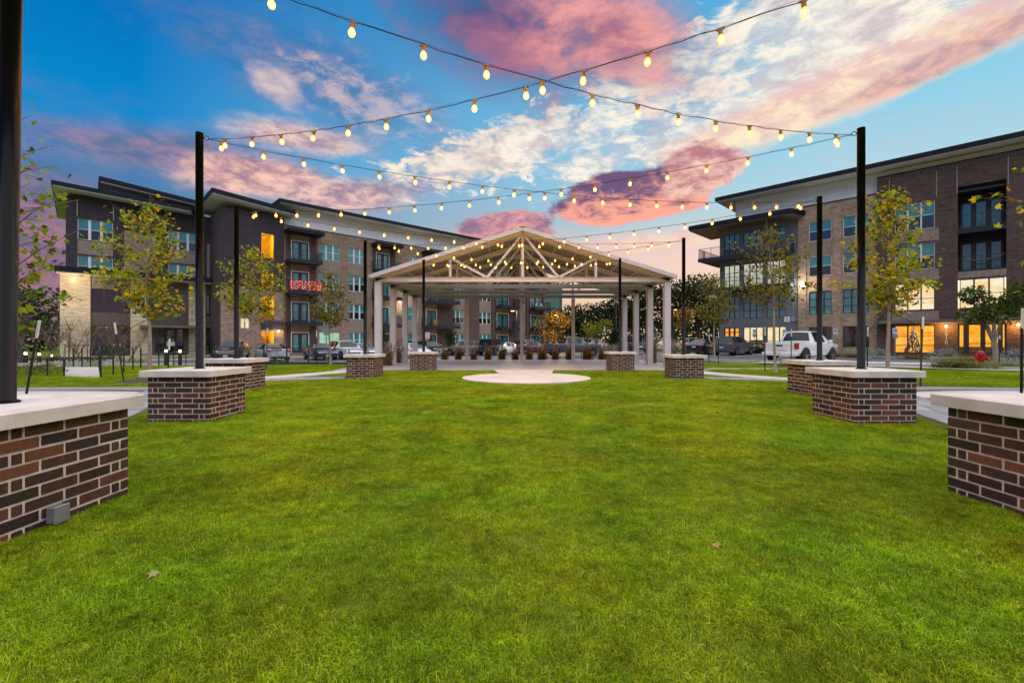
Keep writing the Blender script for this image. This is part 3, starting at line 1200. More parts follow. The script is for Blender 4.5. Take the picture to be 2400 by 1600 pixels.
M_tan = wallbrick('brick_tan', rgb(172, 146, 124), rgb(136, 112, 96), rgb(178, 158, 140), 0.7)
M_tanl = wallbrick('brick_tan_dark', rgb(150, 126, 110), rgb(116, 96, 84), rgb(156, 138, 122), 0.65)
M_dark = wallbrick('brick_dark', rgb(54, 46, 54), rgb(34, 30, 40), rgb(104, 96, 102), 0.5)
M_darkr = wallbrick('brick_dark_red', rgb(88, 66, 60), rgb(54, 42, 42), rgb(128, 112, 106), 0.5)
M_stone = wallbrick('stone_pale', rgb(206, 190, 166), rgb(184, 166, 144), rgb(150, 136, 118), 0.7, bw=0.6, bh=0.09)
M_hdark = chevron('herringbone_dark', rgb(48, 42, 46), rgb(150, 138, 130), 0.5, 0.17)
M_hup = chevron('soldier_dark', rgb(48, 42, 46), rgb(150, 138, 130), 0.5, 0.1, 0.25, True)
M_htan = chevron('herringbone_tan', rgb(150, 136, 126), rgb(96, 84, 80), 0.7, 0.2, 0.2)
M_siding = mat('white_siding', (0.72, 0.75, 0.80), 0.55, vary=0.05, vscale=1.5)
M_grey = mat('grey_cladding', (0.15, 0.165, 0.20), 0.5, vary=0.06, vscale=1.5)
M_fascia = mat('roof_fascia', (0.012, 0.015, 0.026), 0.6, vary=0.1, spec=0.15)
M_soffit = mat('soffit', (0.68, 0.68, 0.72), 0.7, vary=0.05)
M_soffitd = mat('soffit_timber', (0.16, 0.12, 0.10), 0.7, vary=0.15)
M_balc = mat('balcony_steel', (0.022, 0.028, 0.045), 0.55, vary=0.1, spec=0.2)
M_room = mat('dim_room', (0.10, 0.11, 0.11), 0.9, vary=0.4, vscale=0.8)
M_blind = mat('window_blind', (0.72, 0.80, 0.80), 0.7, vary=0.04)
M_wframe = mat('window_frame_white', (0.68, 0.70, 0.72), 0.5)
M_bframe = mat('window_frame_black', (0.02, 0.024, 0.03), 0.4)
G_teal = glass('glass_teal', (0.50, 0.80, 0.82), 0.13)
G_dark = glass('glass_dark', (0.32, 0.50, 0.48), 0.16)
G_clear = glass('glass_clear', (0.85, 0.88, 0.86), 0.10)
L_yellow = litroom('lit_room_yellow', rgb(255, 140, 12), rgb(255, 186, 60), 1.25)
L_cream = litroom('lit_room_cream', rgb(255, 208, 140), rgb(255, 238, 210), 1.1)
L_pale = litroom('lit_blind', rgb(214, 214, 196), rgb(250, 240, 214), 0.75)
M_yellow = mat('stair_wall', (0.75, 0.52, 0.10), 0.7, vary=0.06)


class Frame:
    """a facade: local x runs along it to the right, local y into the building"""
    def __init__(self, root, org, th):
        self.root, self.o, self.th = root, Vector((org[0], org[1])), th

    def loc(self, x, y):
        d = Vector((x, y)) - self.o
        c, s = cos(self.th), sin(self.th)
        return d.x * c + d.y * s, -d.x * s + d.y * c

    def pl(self, px, py, y=0.0):
        ox, oy = self.loc(0, 0)
        ex, ey = self.loc((px - 1200) / F, 1.0)
        ddx, ddy = ex - ox, ey - oy
        t = (y - oy) / ddy
        return ox + t * ddx, HC + t * (800 - py) / F

    def u(self, px, y=0.0):
        return self.pl(px, 800, y)[0]


def wall(name, fr, u0, u1, z0, z1, y, th, material, holes=(), parent=None):
    """a wall plate with real openings: (u0, u1, z0, z1) each"""
    us = sorted(set([u0, u1] + [min(max(h[k], u0), u1) for h in holes for k in (0, 1)]))
    zs = sorted(set([z0, z1] + [min(max(h[k], z0), z1) for h in holes for k in (2, 3)]))
    mb = MB()

    def open_(i, j):
        cu, cz = (us[i] + us[i + 1]) / 2, (zs[j] + zs[j + 1]) / 2
        return any(h[0] < cu < h[1] and h[2] < cz < h[3] for h in holes)
    nu, nz_ = len(us) - 1, len(zs) - 1
    for i in range(nu):
        for j in range(nz_):
            if open_(i, j):
                continue
            a, b, c, d = us[i], us[i + 1], zs[j], zs[j + 1]
            mb.quad((a, y, c), (b, y, c), (b, y, d), (a, y, d))
            mb.quad((b, y + th, c), (a, y + th, c), (a, y + th, d), (b, y + th, d))
            if i == 0 or open_(i - 1, j):
                mb.quad((a, y + th, c), (a, y, c), (a, y, d), (a, y + th, d))
            if i == nu - 1 or open_(i + 1, j):
                mb.quad((b, y, c), (b, y + th, c), (b, y + th, d), (b, y, d))
            if j == 0 or open_(i, j - 1):
                mb.quad((a, y + th, c), (b, y + th, c), (b, y, c), (a, y, c))
            if j == nz_ - 1 or open_(i, j + 1):
                mb.quad((a, y, d), (b, y, d), (b, y + th, d), (a, y + th, d))
    return mb.obj(name, material, parent or fr.root)


def window(fr, u0, u1, z0, z1, y, cols, rows, frame, gl, blind=0.0, lit=None, name='window', fw=0.055, bmat=None, mull=None):
    """frame > panes, blind; rows: list of fractions or count"""
    mull = mull or fw
    mb = MB()
    d0, d1 = y + 0.10, y + 0.17
    mb.box(u0, u1, d0, d1, z0, z0 + fw)
    mb.box(u0, u1, d0, d1, z1 - fw, z1)
    mb.box(u0, u0 + fw, d0, d1, z0 + fw, z1 - fw)
    mb.box(u1 - fw, u1, d0, d1, z0 + fw, z1 - fw)
    fr_r = rows if isinstance(rows, (list, tuple)) else [(k + 1) / rows for k in range(rows - 1)]
    zs = [z0] + [z0 + f * (z1 - z0) for f in fr_r] + [z1]
    us = [u0 + (u1 - u0) * k / cols for k in range(cols + 1)]
    for k in range(1, cols):
        mb.box(us[k] - mull * 0.9, us[k] + mull * 0.9, d0 - 0.006, d1 + 0.004, z0 + fw, z1 - fw)
    for z in zs[1:-1]:
        mb.box(u0 + fw, u1 - fw, d0 + 0.005, d1 - 0.005, z - fw * 0.45, z + fw * 0.45)
    w = mb.obj(name, frame, fr.root)
    for i in range(cols):
        for j in range(len(zs) - 1):
            p = MB()
            p.box(us[i] + fw * .5, us[i + 1] - fw * .5, y + 0.128, y + 0.136, zs[j] + fw * .4, zs[j + 1] - fw * .4)
            p.obj('pane', gl, w)
    if blind:
        p = MB()
        p.box(u0 + fw, u1 - fw, y + 0.145, y + 0.15, z1 - (z1 - z0) * blind, z1 - fw * .5)
        p.obj('blind', bmat or M_blind, w)
    if lit is not None:
        p = MB()
        p.box(u0 - 0.25, u1 + 0.25, y + 0.85, y + 0.90, z0 - 0.2, z1 + 0.25)
        p.obj('lit_interior', lit, w)
    return w


def door(fr, u0, u1, z0, z1, y, casing, leafm, gl):
    """a pair of glazed doors in a pale casing"""
    mb = MB()
    for a, b_, c, d in ((u0, u0 + 0.09, z0, z1), (u1 - 0.09, u1, z0, z1), (u0 + .09, u1 - .09, z1 - 0.1, z1)):
        mb.box(a, b_, y - 0.03, y + 0.12, c, d)
    dr = mb.obj('door', casing, fr.root)
    m = (u0 + u1) / 2
    for a, b_ in ((u0 + 0.09, m - 0.01), (m + 0.01, u1 - 0.09)):
        st = 0.17
        l = MB()
        l.box(a, a + st, y + 0.04, y + 0.09, z0, z1 - 0.1)
        l.box(b_ - st, b_, y + 0.04, y + 0.09, z0, z1 - 0.1)
        l.box(a + st, b_ - st, y + 0.04, y + 0.09, z0, z0 + 0.28)
        l.box(a + st, b_ - st, y + 0.04, y + 0.09, z1 - 0.28, z1 - 0.1)
        l.obj('door_leaf', leafm, dr)
        p = MB()
        p.box(a + st - .01, b_ - st + .01, y + 0.06, y + 0.068, z0 + 0.27, z1 - 0.27)
        p.obj('pane', gl, dr)
        p = MB()
        p.box(a + st - .01, b_ - st + .01, y + 0.085, y + 0.095, z0 + 0.27, z1 - 0.27)
        p.obj('blind', M_blind, dr)
    h = MB()
    h.tube([(m + 0.1, y + 0.01, z0 + 1.0), (m + 0.1, y - 0.03, z0 + 1.0), (m + 0.2, y - 0.03, z0 + 1.0)], 0.014, 6)
    h.obj('handle', M_galv, dr)
    return dr


def railing_mesh(u0, u1, y0, y1, z, h=1.06, left=True, right=True, gap=0.11):
    mb = MB()
    runs = [((u0, y0), (u1, y0))]
    if left:
        runs.append(((u0, y0), (u0, y1)))
    if right:
        runs.append(((u1, y0), (u1, y1)))
    for p, q in runs:
        L = math.hypot(q[0] - p[0], q[1] - p[1])
        mb.bar((*p, z + h), (*q, z + h), 0.045, 0.04)
        mb.bar((*p, z + 0.09), (*q, z + 0.09), 0.03, 0.03)
        n = max(2, int(L / gap))
        for k in range(n + 1):
            t = k / n
            x, yy = p[0] + (q[0] - p[0]) * t, p[1] + (q[1] - p[1]) * t
            big = k % 12 == 0 or k == n
            mb.bar((x, yy, z), (x, yy, z + h), 0.04 if big else 0.014, 0.04 if big else 0.014)
    return mb


def balcony(fr, u0, u1, y, depth, z, right=True, left=True, rail=True):
    mb = MB()
    mb.box(u0, u1, y - depth, y - 0.002, z - 0.30, z)
    mb.box(u0 - 0.03, u1 + 0.03, y - depth - 0.03, y - depth - 0.001, z - 0.36, z + 0.03)
    bl = mb.obj('balcony', M_balc, fr.root)
    if rail:
        railing_mesh(u0 + 0.03, u1 - 0.03, y - depth + 0.05, y - 0.02, z + 0.03, left=left, right=right).obj('railing', M_blackmetal, bl)
    return bl


def slab(fr, name, pts, z0, z1, material, parent=None):
    """roof or canopy plate: plan corners, thickness; z may be a function of x"""
    f0 = z0 if callable(z0) else (lambda u: z0)
    f1 = z1 if callable(z1) else (lambda u: z1)
    n = len(pts)
    mb = MB()
    mb.add([(p[0], p[1], f0(p[0])) for p in pts] + [(p[0], p[1], f1(p[0])) for p in pts],
           [tuple(range(n - 1, -1, -1)), tuple(range(n, 2 * n))] + [(k, (k + 1) % n, (k + 1) % n + n, k + n) for k in range(n)])
    return mb.obj(name, material, parent or fr.root)


def plate(fr, name, u0, u1, y0, y1, z0, z1, material, parent=None):
    mb = MB()
    mb.box(u0, u1, y0, y1, z0, z1)
    return mb.obj(name, material, parent or fr.root)


def lamp(loc, energy, col, r=0.05, name='lamp_light', parent=None):
    l = bpy.data.lights.new(name, 'POINT')
    l.energy = energy
    l.color = col
    l.shadow_soft_size = r
    o = link(name, l, parent, loc)
    return o


def text(body, size, material, parent, loc, rot, name='lettering', align='CENTER', ext=0.004):
    c = bpy.data.curves.new(name, 'FONT')
    c.body = body
    c.size = size
    c.align_x = align
    c.align_y = 'CENTER'
    c.extrude = ext
    c.materials.append(material)
    o = link(name, c, parent, loc, rot)
    return o
# ------------------------------------------------------------------ left apartment building
FLO = [-0.1, 3.3, 6.7, 10.1]
bl_root = thing('apartment_building', 'long dark and tan brick apartment building with balconies on the left', 'building', (LB.x, LB.y, 0), pi / 2 - AL)
FL = Frame(bl_root, LB, pi / 2 - AL)
U = FL.u
uT0, uT1 = U(518, -0.5), U(665.5, -0.5)          # stair tower
uE = U(1279)                                     # far end
ZB = -0.7
# --- main block
wins = [(748.5, 796.7, 3), (816, 857, 3), (956, 981, 2), (1059, 1088, 3), (1122, 1151, 3), (1216, 1231, 2)]
doors = [(682, 724.5), (881, 912.5), (998, 1024), (1164, 1192), (1243, 1266)]
bals = [(667.5, 744), (871, 928), (988, 1064), (1160, 1203), (1239, 1276)]
holes = []
for a, b_, n in wins:
    for f in FLO:
        holes.append((U(a), U(b_), f + 0.55, f + 2.35))
for a, b_ in doors:
    for f in FLO:
        holes.append((U(a), U(b_), f + 0.02, f + 2.32))
wall('wall', FL, uT1, uE, ZB, 13.9, 0.0, 0.32, M_tanl, holes)
plate(FL, 'end_wall', uE - 0.32, uE - 0.001, 0.325, 14, ZB, 13.9, M_darkr)
plate(FL, 'room_core', uT1 + 0.3, uE - 0.4, 1.6, 13.8, ZB, 13.8, M_room)
for f in FLO[1:] + [13.5]:
    plate(FL, 'floor_slab', uT1 + 0.02, uE - 0.35, 0.33, 1.59, f - 0.35, f - 0.02, M_room)
for a, b_, n in wins:
    for k, f in enumerate(FLO):
        lit = L_cream if (k == 0 and a == 748.5) else None
        window(FL, U(a), U(b_), f + 0.55, f + 2.35, 0.0, n, 2, M_wframe, G_teal, 0.0 if lit else (0.5 if (k + n) % 3 else 0.95), lit, mull=0.10)
    for k in range(3):
        plate(FL, 'brick_panel', U(a) + 0.02, U(b_) - 0.02, -0.012, -0.002, FLO[k] + 2.5, FLO[k + 1] + 0.4, M_htan)
for a, b_ in doors:
    for f in FLO:
        door(FL, U(a), U(b_), f + 0.02, f + 2.32, 0.0, M_wframe, M_bframe, G_teal)
for i, (a, b_) in enumerate(bals):
    ua, ub = U(a) + 0.05, U(b_)
    for f in FLO[1:]:
        balcony(FL, ua, ub, 0.0, 1.5, f, left=(i > 0))
    plate(FL, 'balcony_canopy', ua - 0.1, ub + 0.2, -1.7, -0.003, 13.05, 13.4, M_fascia)
    for k in range(4):
        plate(FL, 'brick_panel', ua + 0.08, U(doors[i][0]) - 0.02, -0.010, -0.002, FLO[k] + 0.05, FLO[k] + 3.0, M_darkr)
        plate(FL, 'brick_panel', U(doors[i][1]) + 0.02, ub - 0.1, -0.010, -0.002, FLO[k] + 0.05, FLO[k] + 3.0, M_darkr)
for a, b_ in ((1091, 1121), (1151.5, 1159), (1203.5, 1215), (1231.5, 1238)):
    plate(FL, 'brick_pier', U(a), U(b_), -0.25, -0.003, ZB, 13.7, M_darkr)
plate(FL, 'siding', uT1 + 0.05, uE + 0.3, 0.25, 13.9, 13.93, 15.9, M_siding)
nb = int((uE - uT1) / 0.9)
for k in range(nb):
    u = uT1 + 0.3 + k * 0.9
    plate(FL, 'batten', u, u + 0.06, 0.22, 0.248, 13.95, 15.88, M_siding)
plate(FL, 'soffit', uT1 - 0.6, uE + 1.4, -1.25, 14.6, 15.90, 15.98, M_soffit)
slab(FL, 'roof', [(uT1 - 0.7, -1.35), (uE + 1.5, -1.35), (uE + 1.5, 14.7), (uT1 - 0.7, 14.7)], 15.985, 16.36, M_fascia)
plate(FL, 'parapet_cap', uT1, uE + 0.06, -0.06, 0.24, 13.902, 13.97, M_fascia)
# --- stair tower
YT = -0.5
sx0, sx1 = U(612.5, YT), U(642.5, YT)
so = []
for ya, yb in ((548, 605), (640, 676), (694, 749), (775, 829)):
    so.append((sx0, sx1, max(FL.pl(627, yb, YT)[1], -0.05), FL.pl(627, ya, YT)[1]))
lw0, lw1 = U(564, YT), U(585, YT)
lwz0, lwz1 = FL.pl(575, 769, YT)[1], FL.pl(575, 745, YT)[1]
ztw = 14.6
wall('tower_wall', FL, uT0, uT1, 6.6, ztw, YT, 0.3, M_dark, so)
wall('tower_base', FL, uT0, uT1, ZB, 6.598, YT + 0.04, 0.26, M_tanl, so + [(lw0, lw1, lwz0, lwz1)])
plate(FL, 'dark_brick_panel', U(611, YT), uT1 - 0.02, YT - 0.012, YT - 0.002, so[3][3] + 0.15, so[2][2] - 0.1, M_dark)
window(FL, lw0, lw1, lwz0, lwz1, YT + 0.04, 2, 1, M_wframe, G_clear, 0.0, L_cream)
plate(FL, 'tower_side', uT0, uT0 + 0.3, YT + 0.31, 5.3, ZB, ztw, M_dark)
plate(FL, 'tower_back', uT0 + 0.31, uT1 - 0.01, 2.9, 3.1, ZB, ztw, M_yellow)
plate(FL, 'stair_side_wall', sx0 - 0.45, sx0 - 0.3, YT + 0.31, 2.89, ZB, ztw - 0.1, M_yellow)
plate(FL, 'stair_side_wall', sx1 + 0.3, sx1 + 0.45, YT + 0.31, 2.89, ZB, ztw - 0.1, M_yellow)
M_tread = mat('stair_tread', (0.20, 0.13, 0.06), 0.8, vary=0.2)
for k in range(3):
    z0 = FLO[k]
    for q in range(17):
        t = q / 17
        b = MB()
        uu = sx1 + 0.2 - t * (sx1 - sx0 + 0.4)
        b.box(uu - 0.16, uu + 0.12, 0.75, 1.9, z0 + 3.4 * t + 0.1, z0 + 3.4 * t + 0.16)
        b.obj('stair_tread', M_tread, bl_root)
    plate(FL, 'landing', sx0 - 0.29, sx1 + 0.29, 1.95, 2.88, FLO[k + 1] - 0.2, FLO[k + 1], M_tread)
for k, h in enumerate(so):
    railing_mesh(sx0, sx1, YT + 0.12, YT + 0.3, h[2] if k else -0.1, left=False, right=False).obj('railing', M_blackmetal, bl_root)
    lamp(((sx0 + sx1) / 2 - 0.1, 0.5, h[3] - 0.35), 130, (1.0, 0.66, 0.12), 0.08, 'stair_lamp_light', bl_root)
    b = MB()
    b.lathe([(0.10, 0.0), (0.12, 0.05), (0.05, 0.10)], ((sx0 + sx1) / 2 - 0.1, 0.5, h[3] - 0.22), 10)
    b.obj('stair_lamp', M_white, bl_root)
plate(FL, 'tower_roof', uT0 + 0.02, uT1 - 0.02, YT + 0.31, 8.0, ztw - 0.15, ztw - 0.02, M_fascia)
# tower and wing share a sloping upper roof
uR0, uR1 = U(232, 4.2), U(697, -1.7)
zR0, zR1 = FL.pl(232, 412, 4.2)[1], FL.pl(697, 494, -1.7)[1]


def zr_(u):
    return zR0 + (zR1 - zR0) * (u - uR0) / (uR1 - uR0)


slab(FL, 'upper_roof', [(uR0, 4.2), (uT0 - 1.0, 4.2), (uT0 - 1.0, -1.7), (uR1, -1.7), (uR1, 7.5), (uR0, 7.5)], lambda u: zr_(u) - 0.42, lambda u: zr_(u), M_fascia)
slab(FL, 'upper_soffit', [(uR0 + .1, 4.3), (uT0 - 0.9, 4.3), (uT0 - 0.9, -1.6), (uR1 - .1, -1.6), (uR1 - .1, 7.4), (uR0 + .1, 7.4)],
     lambda u: zr_(u) - 0.52, lambda u: zr_(u) - 0.425, M_soffit)
# --- left wing, set back
YW = 4.9
uW0 = U(154, YW)
zc = FL.pl(116, 630, 3.7)[1]
f3, f4 = 6.7, 10.1
wh = []
ww = [(181.7, 265, 3), (393.7, 463, 3)]
for a, b_, n in ww:
    for f in (f3, f4):
        wh.append((U(a, YW), U(b_, YW), f + 0.55, f + 2.5))
zwt = 14.6
wall('wing_wall', FL, uW0, uT0, zc - 0.3, zwt, YW, 0.32, M_dark, wh)
for a, b_, n in ww:
    for f in (f3, f4):
        window(FL, U(a, YW), U(b_, YW), f + 0.55, f + 2.5, YW, n, 2, M_wframe, G_teal, 0.5, mull=0.11)
    plate(FL, 'brick_panel', U(a, YW), U(b_, YW), YW - 0.012, YW - 0.002, f3 + 2.6, f4 + 0.45, M_htan)
plate(FL, 'brick_panel', U(291, YW), U(371, YW), YW - 0.012, YW - 0.002, f3 + 0.3, f4 + 1.9, M_htan)
plate(FL, 'brick_panel', U(485, YW), U(516, YW), YW - 0.012, YW - 0.002, f3 + 0.2, f4 + 1.6, M_htan)
for px in (181, 266, 291):
    plate(FL, 'expansion_joint', U(px, YW) - 0.03, U(px, YW) + 0.03, YW - 0.02, YW - 0.013, f4 + 2.7, zwt - 0.3, M_galv)
plate(FL, 'room_core', uW0 + 0.32, uT0 - 0.05, YW + 1.6, 18, ZB, zwt - 0.2, M_room)
plate(FL, 'end_wall', uW0 + 0.001, uW0 + 0.3, YW + 0.325, 18, ZB, zwt, M_dark)
for f in (f3, f4):
    plate(FL, 'floor_slab', uW0 + 0.33, uT0 - 0.06, YW + 0.33, YW + 1.59, f - 0.35, f - 0.02, M_room)
ue0, ue1 = U(119.5, YW - 1.4), U(449.5, YW - 1.4)
ze0, ze1 = FL.pl(119.5, 421, YW - 1.4)[1], FL.pl(449.5, 486, YW - 1.4)[1]


def zl_(u):
    return ze0 + (ze1 - ze0) * (u - ue0) / (ue1 - ue0)


slab(FL, 'roof', [(ue0, YW - 1.4), (ue1, YW - 1.4), (ue1 + 1.2, YW + 2.2), (ue1 + 1.2, 18.5), (ue0, 18.5)], lambda u: zl_(u) - 0.36, zl_, M_fascia)
slab(FL, 'soffit', [(ue0 + .08, YW - 1.3), (ue1 - .08, YW - 1.3), (ue1 + 1.0, YW + 2.2), (ue1 + 1.0, 18.4), (ue0 + .08, 18.4)], lambda u: zl_(u) - 0.46, lambda u: zl_(u) - 0.365, M_soffit)
plate(FL, 'clerestory', U(258, 7.0), uT0 - 0.2, 6.6, 7.2, 14.4, min(zr_(U(258, 7.0)), zr_(uT0)) - 0.5, M_siding)
# lower two storeys of the wing: stone piers, glazed bays, herringbone panels
YL = YW - 0.25
uL0 = U(140.3, YL)
bays = [(212, 306), (347.5, 442.5), (481.5, 545)]


def zz(py, px=300):
    return FL.pl(px, py, YL)[1]


bh = []
for k, (a, b_) in enumerate(bays):
    bh.append((U(a, YL), U(b_, YL), -0.2, zc - 0.25))
wall('wing_base_wall', FL, uL0, uT0 + 0.02, ZB, zc - 0.2, YL, 0.5, M_stone, bh)
for k, (a, b_) in enumerate(bays):
    ua, ub = U(a, YL), U(b_, YL)
    zt = zc - 0.25
    levels = [(-0.2, 2.7), (2.7, 3.9), (3.9, 6.15), (6.15, zt)]
    if k == 1:
        levels[0] = (-0.2, 2.5)
        levels[1] = (2.5, 3.9)
    for q, (za, zb) in enumerate(levels):
        if q in (1, 3):
            h3 = (zb - za) / 4
            plate(FL, 'herringbone_panel', ua + .004, ub - .004, YL + 0.08, YL + 0.3, za + h3, zb - h3, M_hdark)
            plate(FL, 'soldier_course', ua + .004, ub - .004, YL + 0.07, YL + 0.3, za, za + h3 - .003, M_hup)
            plate(FL, 'soldier_course', ua + .004, ub - .004, YL + 0.07, YL + 0.3, zb - h3 + .003, zb, M_hup)
        elif k == 1 and q == 0:
            w = ub - ua
            plate(FL, 'herringbone_panel', ua + .004, ua + 0.16 * w, YL + 0.02, YL + 0.3, za, zb - .004, M_hdark)
            plate(FL, 'herringbone_panel', ub - 0.13 * w, ub - .004, YL + 0.02, YL + 0.3, za, zb - .004, M_hdark)
            window(FL, ua + 0.165 * w, ua + 0.40 * w, za, zb - .01, YL + 0.05, 1, 3, M_bframe, G_dark)
            dw = window(FL, ua + 0.405 * w, ua + 0.68 * w, za, zb - .01, YL + 0.05, 1, 1, M_bframe, G_dark, name='entrance_door', fw=0.16)
            window(FL, ua + 0.685 * w, ua + 0.868 * w, za, zb - .01, YL + 0.05, 1, 3, M_bframe, G_dark)
            pm = ua + 0.545 * w
            plate(FL, 'notice', pm - 0.34, pm + 0.34, YL + 0.10, YL + 0.108, 1.2, 1.75, M_bframe, dw)
            plate(FL, 'notice', pm - 0.34, pm + 0.34, YL + 0.10, YL + 0.108, 0.72, 1.17, M_white, dw)
            text('For\nLease', 0.24, M_white, dw, (pm - 0.28, YL + 0.092, 1.5), (radians(90), 0, 0), 'notice_lettering', 'LEFT')
        else:
            window(FL, ua, ub, za + .003, zb - .003, YL + 0.05, 3, [0.4] if q == 2 else [0.45], M_bframe, G_dark, 0.0)
plate(FL, 'entrance_canopy', U(330, YL - 1.5), U(463, YL - 1.5), YL - 1.5, YL - 0.004, 2.55, 2.8, M_soffitd)
plate(FL, 'canopy', ue0 + 0.2, uT0 - 0.02, YL - 1.3, YL + 0.2, zc - 0.18, zc + 0.32, M_fascia)
plate(FL, 'canopy_soffit', ue0 + 0.3, uT0 - 0.03, YL - 1.2, YL + 0.2, zc - 0.25, zc - 0.183, M_soffit)
plate(FL, 'base_plinth', uL0 + 0.02, uT0, YL + 0.02, YL + 0.5, -0.9, -0.2, M_tanl)
# wash light under the canopy
b = MB()
lx = U(172, YL - 0.3)
b.lathe([(0.05, 0.0), (0.10, 0.04), (0.10, 0.16), (0.06, 0.20)], (lx, YL - 0.22, zc - 0.85), 10)
sc = b.obj('wall_lamp', emitter('lamp_glow_warm', (1.0, 0.82, 0.5), 9.0), bl_root)
lamp((lx, YL - 0.8, zc - 0.8), 520, (1.0, 0.80, 0.48), 0.12, 'wall_lamp_light', bl_root)
# lamp by the ground stair and the lit wall between the columns
lx = U(650, YT)
b = MB()
b.lathe([(0.03, 0), (0.08, 0.03), (0.08, 0.15), (0.03, 0.18)], (lx + .1, YT - 0.12, 2.2), 10)
b.obj('wall_lamp', MATS['lamp_glow_warm'], bl_root)
lamp((lx + .1, YT - 0.3, 2.25), 25, (1.0, 0.72, 0.32), 0.08, 'wall_lamp_light', bl_root)
lx = U(937)
lz = FL.pl(937, 705)[1]
b = MB()
b.box(lx - 0.12, lx + 0.12, -0.22, -0.02, lz, lz + 0.3)
b.obj('wall_lamp', MATS['lamp_glow_warm'], bl_root)
lamp((lx, -0.55, lz - 0.1), 160, (1.0, 0.86, 0.6), 0.1, 'wall_lamp_light', bl_root)

# a net of small red lights hung on one balcony rail
M_red = emitter('red_bulb', (1.0, 0.12, 0.07), 2.6)
net = thing('light_net', 'net of tiny glowing red lights hung over a third floor balcony rail', 'fairy lights', (LB.x, LB.y, 0), pi / 2 - AL)
b = MB()
ua, ub = U(667.5) + 0.1, U(744) - 0.05
rr = random.Random(5)
n = 0
for _ in range(230):
    u = rr.uniform(ua, ub)
    z = FLO[2] + rr.uniform(0.12, 1.12)
    b.box(u - .016, u + .016, -1.53, -1.49, z - .016, z + .016)
for _ in range(60):
    yy = rr.uniform(-1.45, -0.1)
    z = FLO[2] + rr.uniform(0.12, 1.12)
    b.box(ub + 0.0, ub + 0.04, yy - .022, yy + .022, z - .022, z + .022)
tag(b.obj('bulbs', M_red, net), kind='stuff')
b = MB()
for k in range(6):
    z = FLO[2] + 0.15 + k * 0.19
    b.bar((ua, -1.5, z), (ub, -1.5, z), 0.008, 0.008)
b.obj('wire', M_cable, net)

# teal rendered block behind the far end
tb = thing('rendered_building', 'plain teal rendered building end beyond the brick apartments', 'building', (8.0, 84, 0), radians(40))
b = MB()
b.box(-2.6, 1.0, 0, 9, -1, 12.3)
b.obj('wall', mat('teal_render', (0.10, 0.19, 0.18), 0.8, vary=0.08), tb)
b = MB()
b.box(-2.9, 1.3, -0.3, 9.3, 12.31, 12.7)
b.obj('roof', M_fascia, tb)
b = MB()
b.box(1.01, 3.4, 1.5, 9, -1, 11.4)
b.obj('side_wall', mat('teal_render_shaded', (0.06, 0.12, 0.12), 0.8, vary=0.08), tb)  # same render, the side wall's shade put into a darker colour
# ------------------------------------------------------------------ right apartment building
br_root = thing('apartment_building', 'tan, dark brick and grey clad apartment building with lit windows on the right', 'building', (RB.x, RB.y, 0), -pi / 4)
FR = Frame(br_root, RB, -pi / 4)
U2 = FR.u
FRF = [0.15, 3.55, 6.95, 10.35]
ZB2 = -0.6
g0, g1 = U2(1687), U2(1871)
t1 = U2(2057)
uEnd = U2(2400) + 9.0
# --- grey clad corner
GC = [(1697, 1733), (1742, 1788), (1797, 1841)]
gh = []
for a, b_ in GC:
    for k, f in enumerate(FRF):
        gh.append((U2(a), U2(b_), f + (0.0 if k in (0, 2, 3) else 0.1), f + 2.55))
zg = 13.6
wall('grey_wall', FR, g0, g1, ZB2, zg, 0.0, 0.3, M_grey, gh)
plate(FR, 'grey_side_wall', g0 + 0.001, g0 + 0.3, 0.305, 13, ZB2, zg, M_grey)
for k in range(int((g1 - g0) / 0.3)):
    u = g0 + 0.15 + k * 0.3
    segs = [(ZB2, zg)]
    for h in gh:
        if h[0] - 0.03 < u < h[1] + 0.03:
            segs = [s for a_, b2 in segs for s in ((a_, min(b2, h[2])), (max(a_, h[3]), b2)) if s[1] - s[0] > 0.05]
    b = MB()
    for a_, b2 in segs:
        b.box(u - 0.02, u + 0.02, -0.03, -0.001, a_, b2)
    b.obj('cladding_rib', M_grey, br_root)
for a, b_ in GC:
    for k, f in enumerate(FRF):
        z0, z1 = f + (0.0 if k in (0, 2, 3) else 0.1), f + 2.55
        if k == 0:
            if a == 1697:
                window(FR, U2(a), U2(b_), z0, z1, 0.0, 3, [0.8], M_bframe, G_clear, lit=L_yellow, fw=0.1, name='entrance_door')
            else:
                w = window(FR, U2(a), U2(b_), z0, z1, 0.0, 3, [0.42], M_bframe, G_clear, lit=L_cream)
                plate(FR, 'counter', U2(a), U2(b_), 0.5, 0.8, z0, z0 + 0.95, M_soffitd, w)
        elif k == 2:
            window(FR, U2(a), U2(b_), z0, z1, 0.0, 3, 3, M_bframe, G_clear, 1.0, bmat=L_pale)
        else:
            window(FR, U2(a), U2(b_), z0, z1, 0.0, 3, 3, M_bframe, G_teal, 1.0 if k == 1 else 0.6)
plate(FR, 'room_core', g0 + 0.35, uEnd - 0.3, 1.7, 13, ZB2, 14.0, M_room)
for f in FRF[1:] + [13.7]:
    plate(FR, 'floor_slab', g0 + 0.35, uEnd - 0.3, 0.34, 1.69, f - 0.35, f - 0.02, M_room)
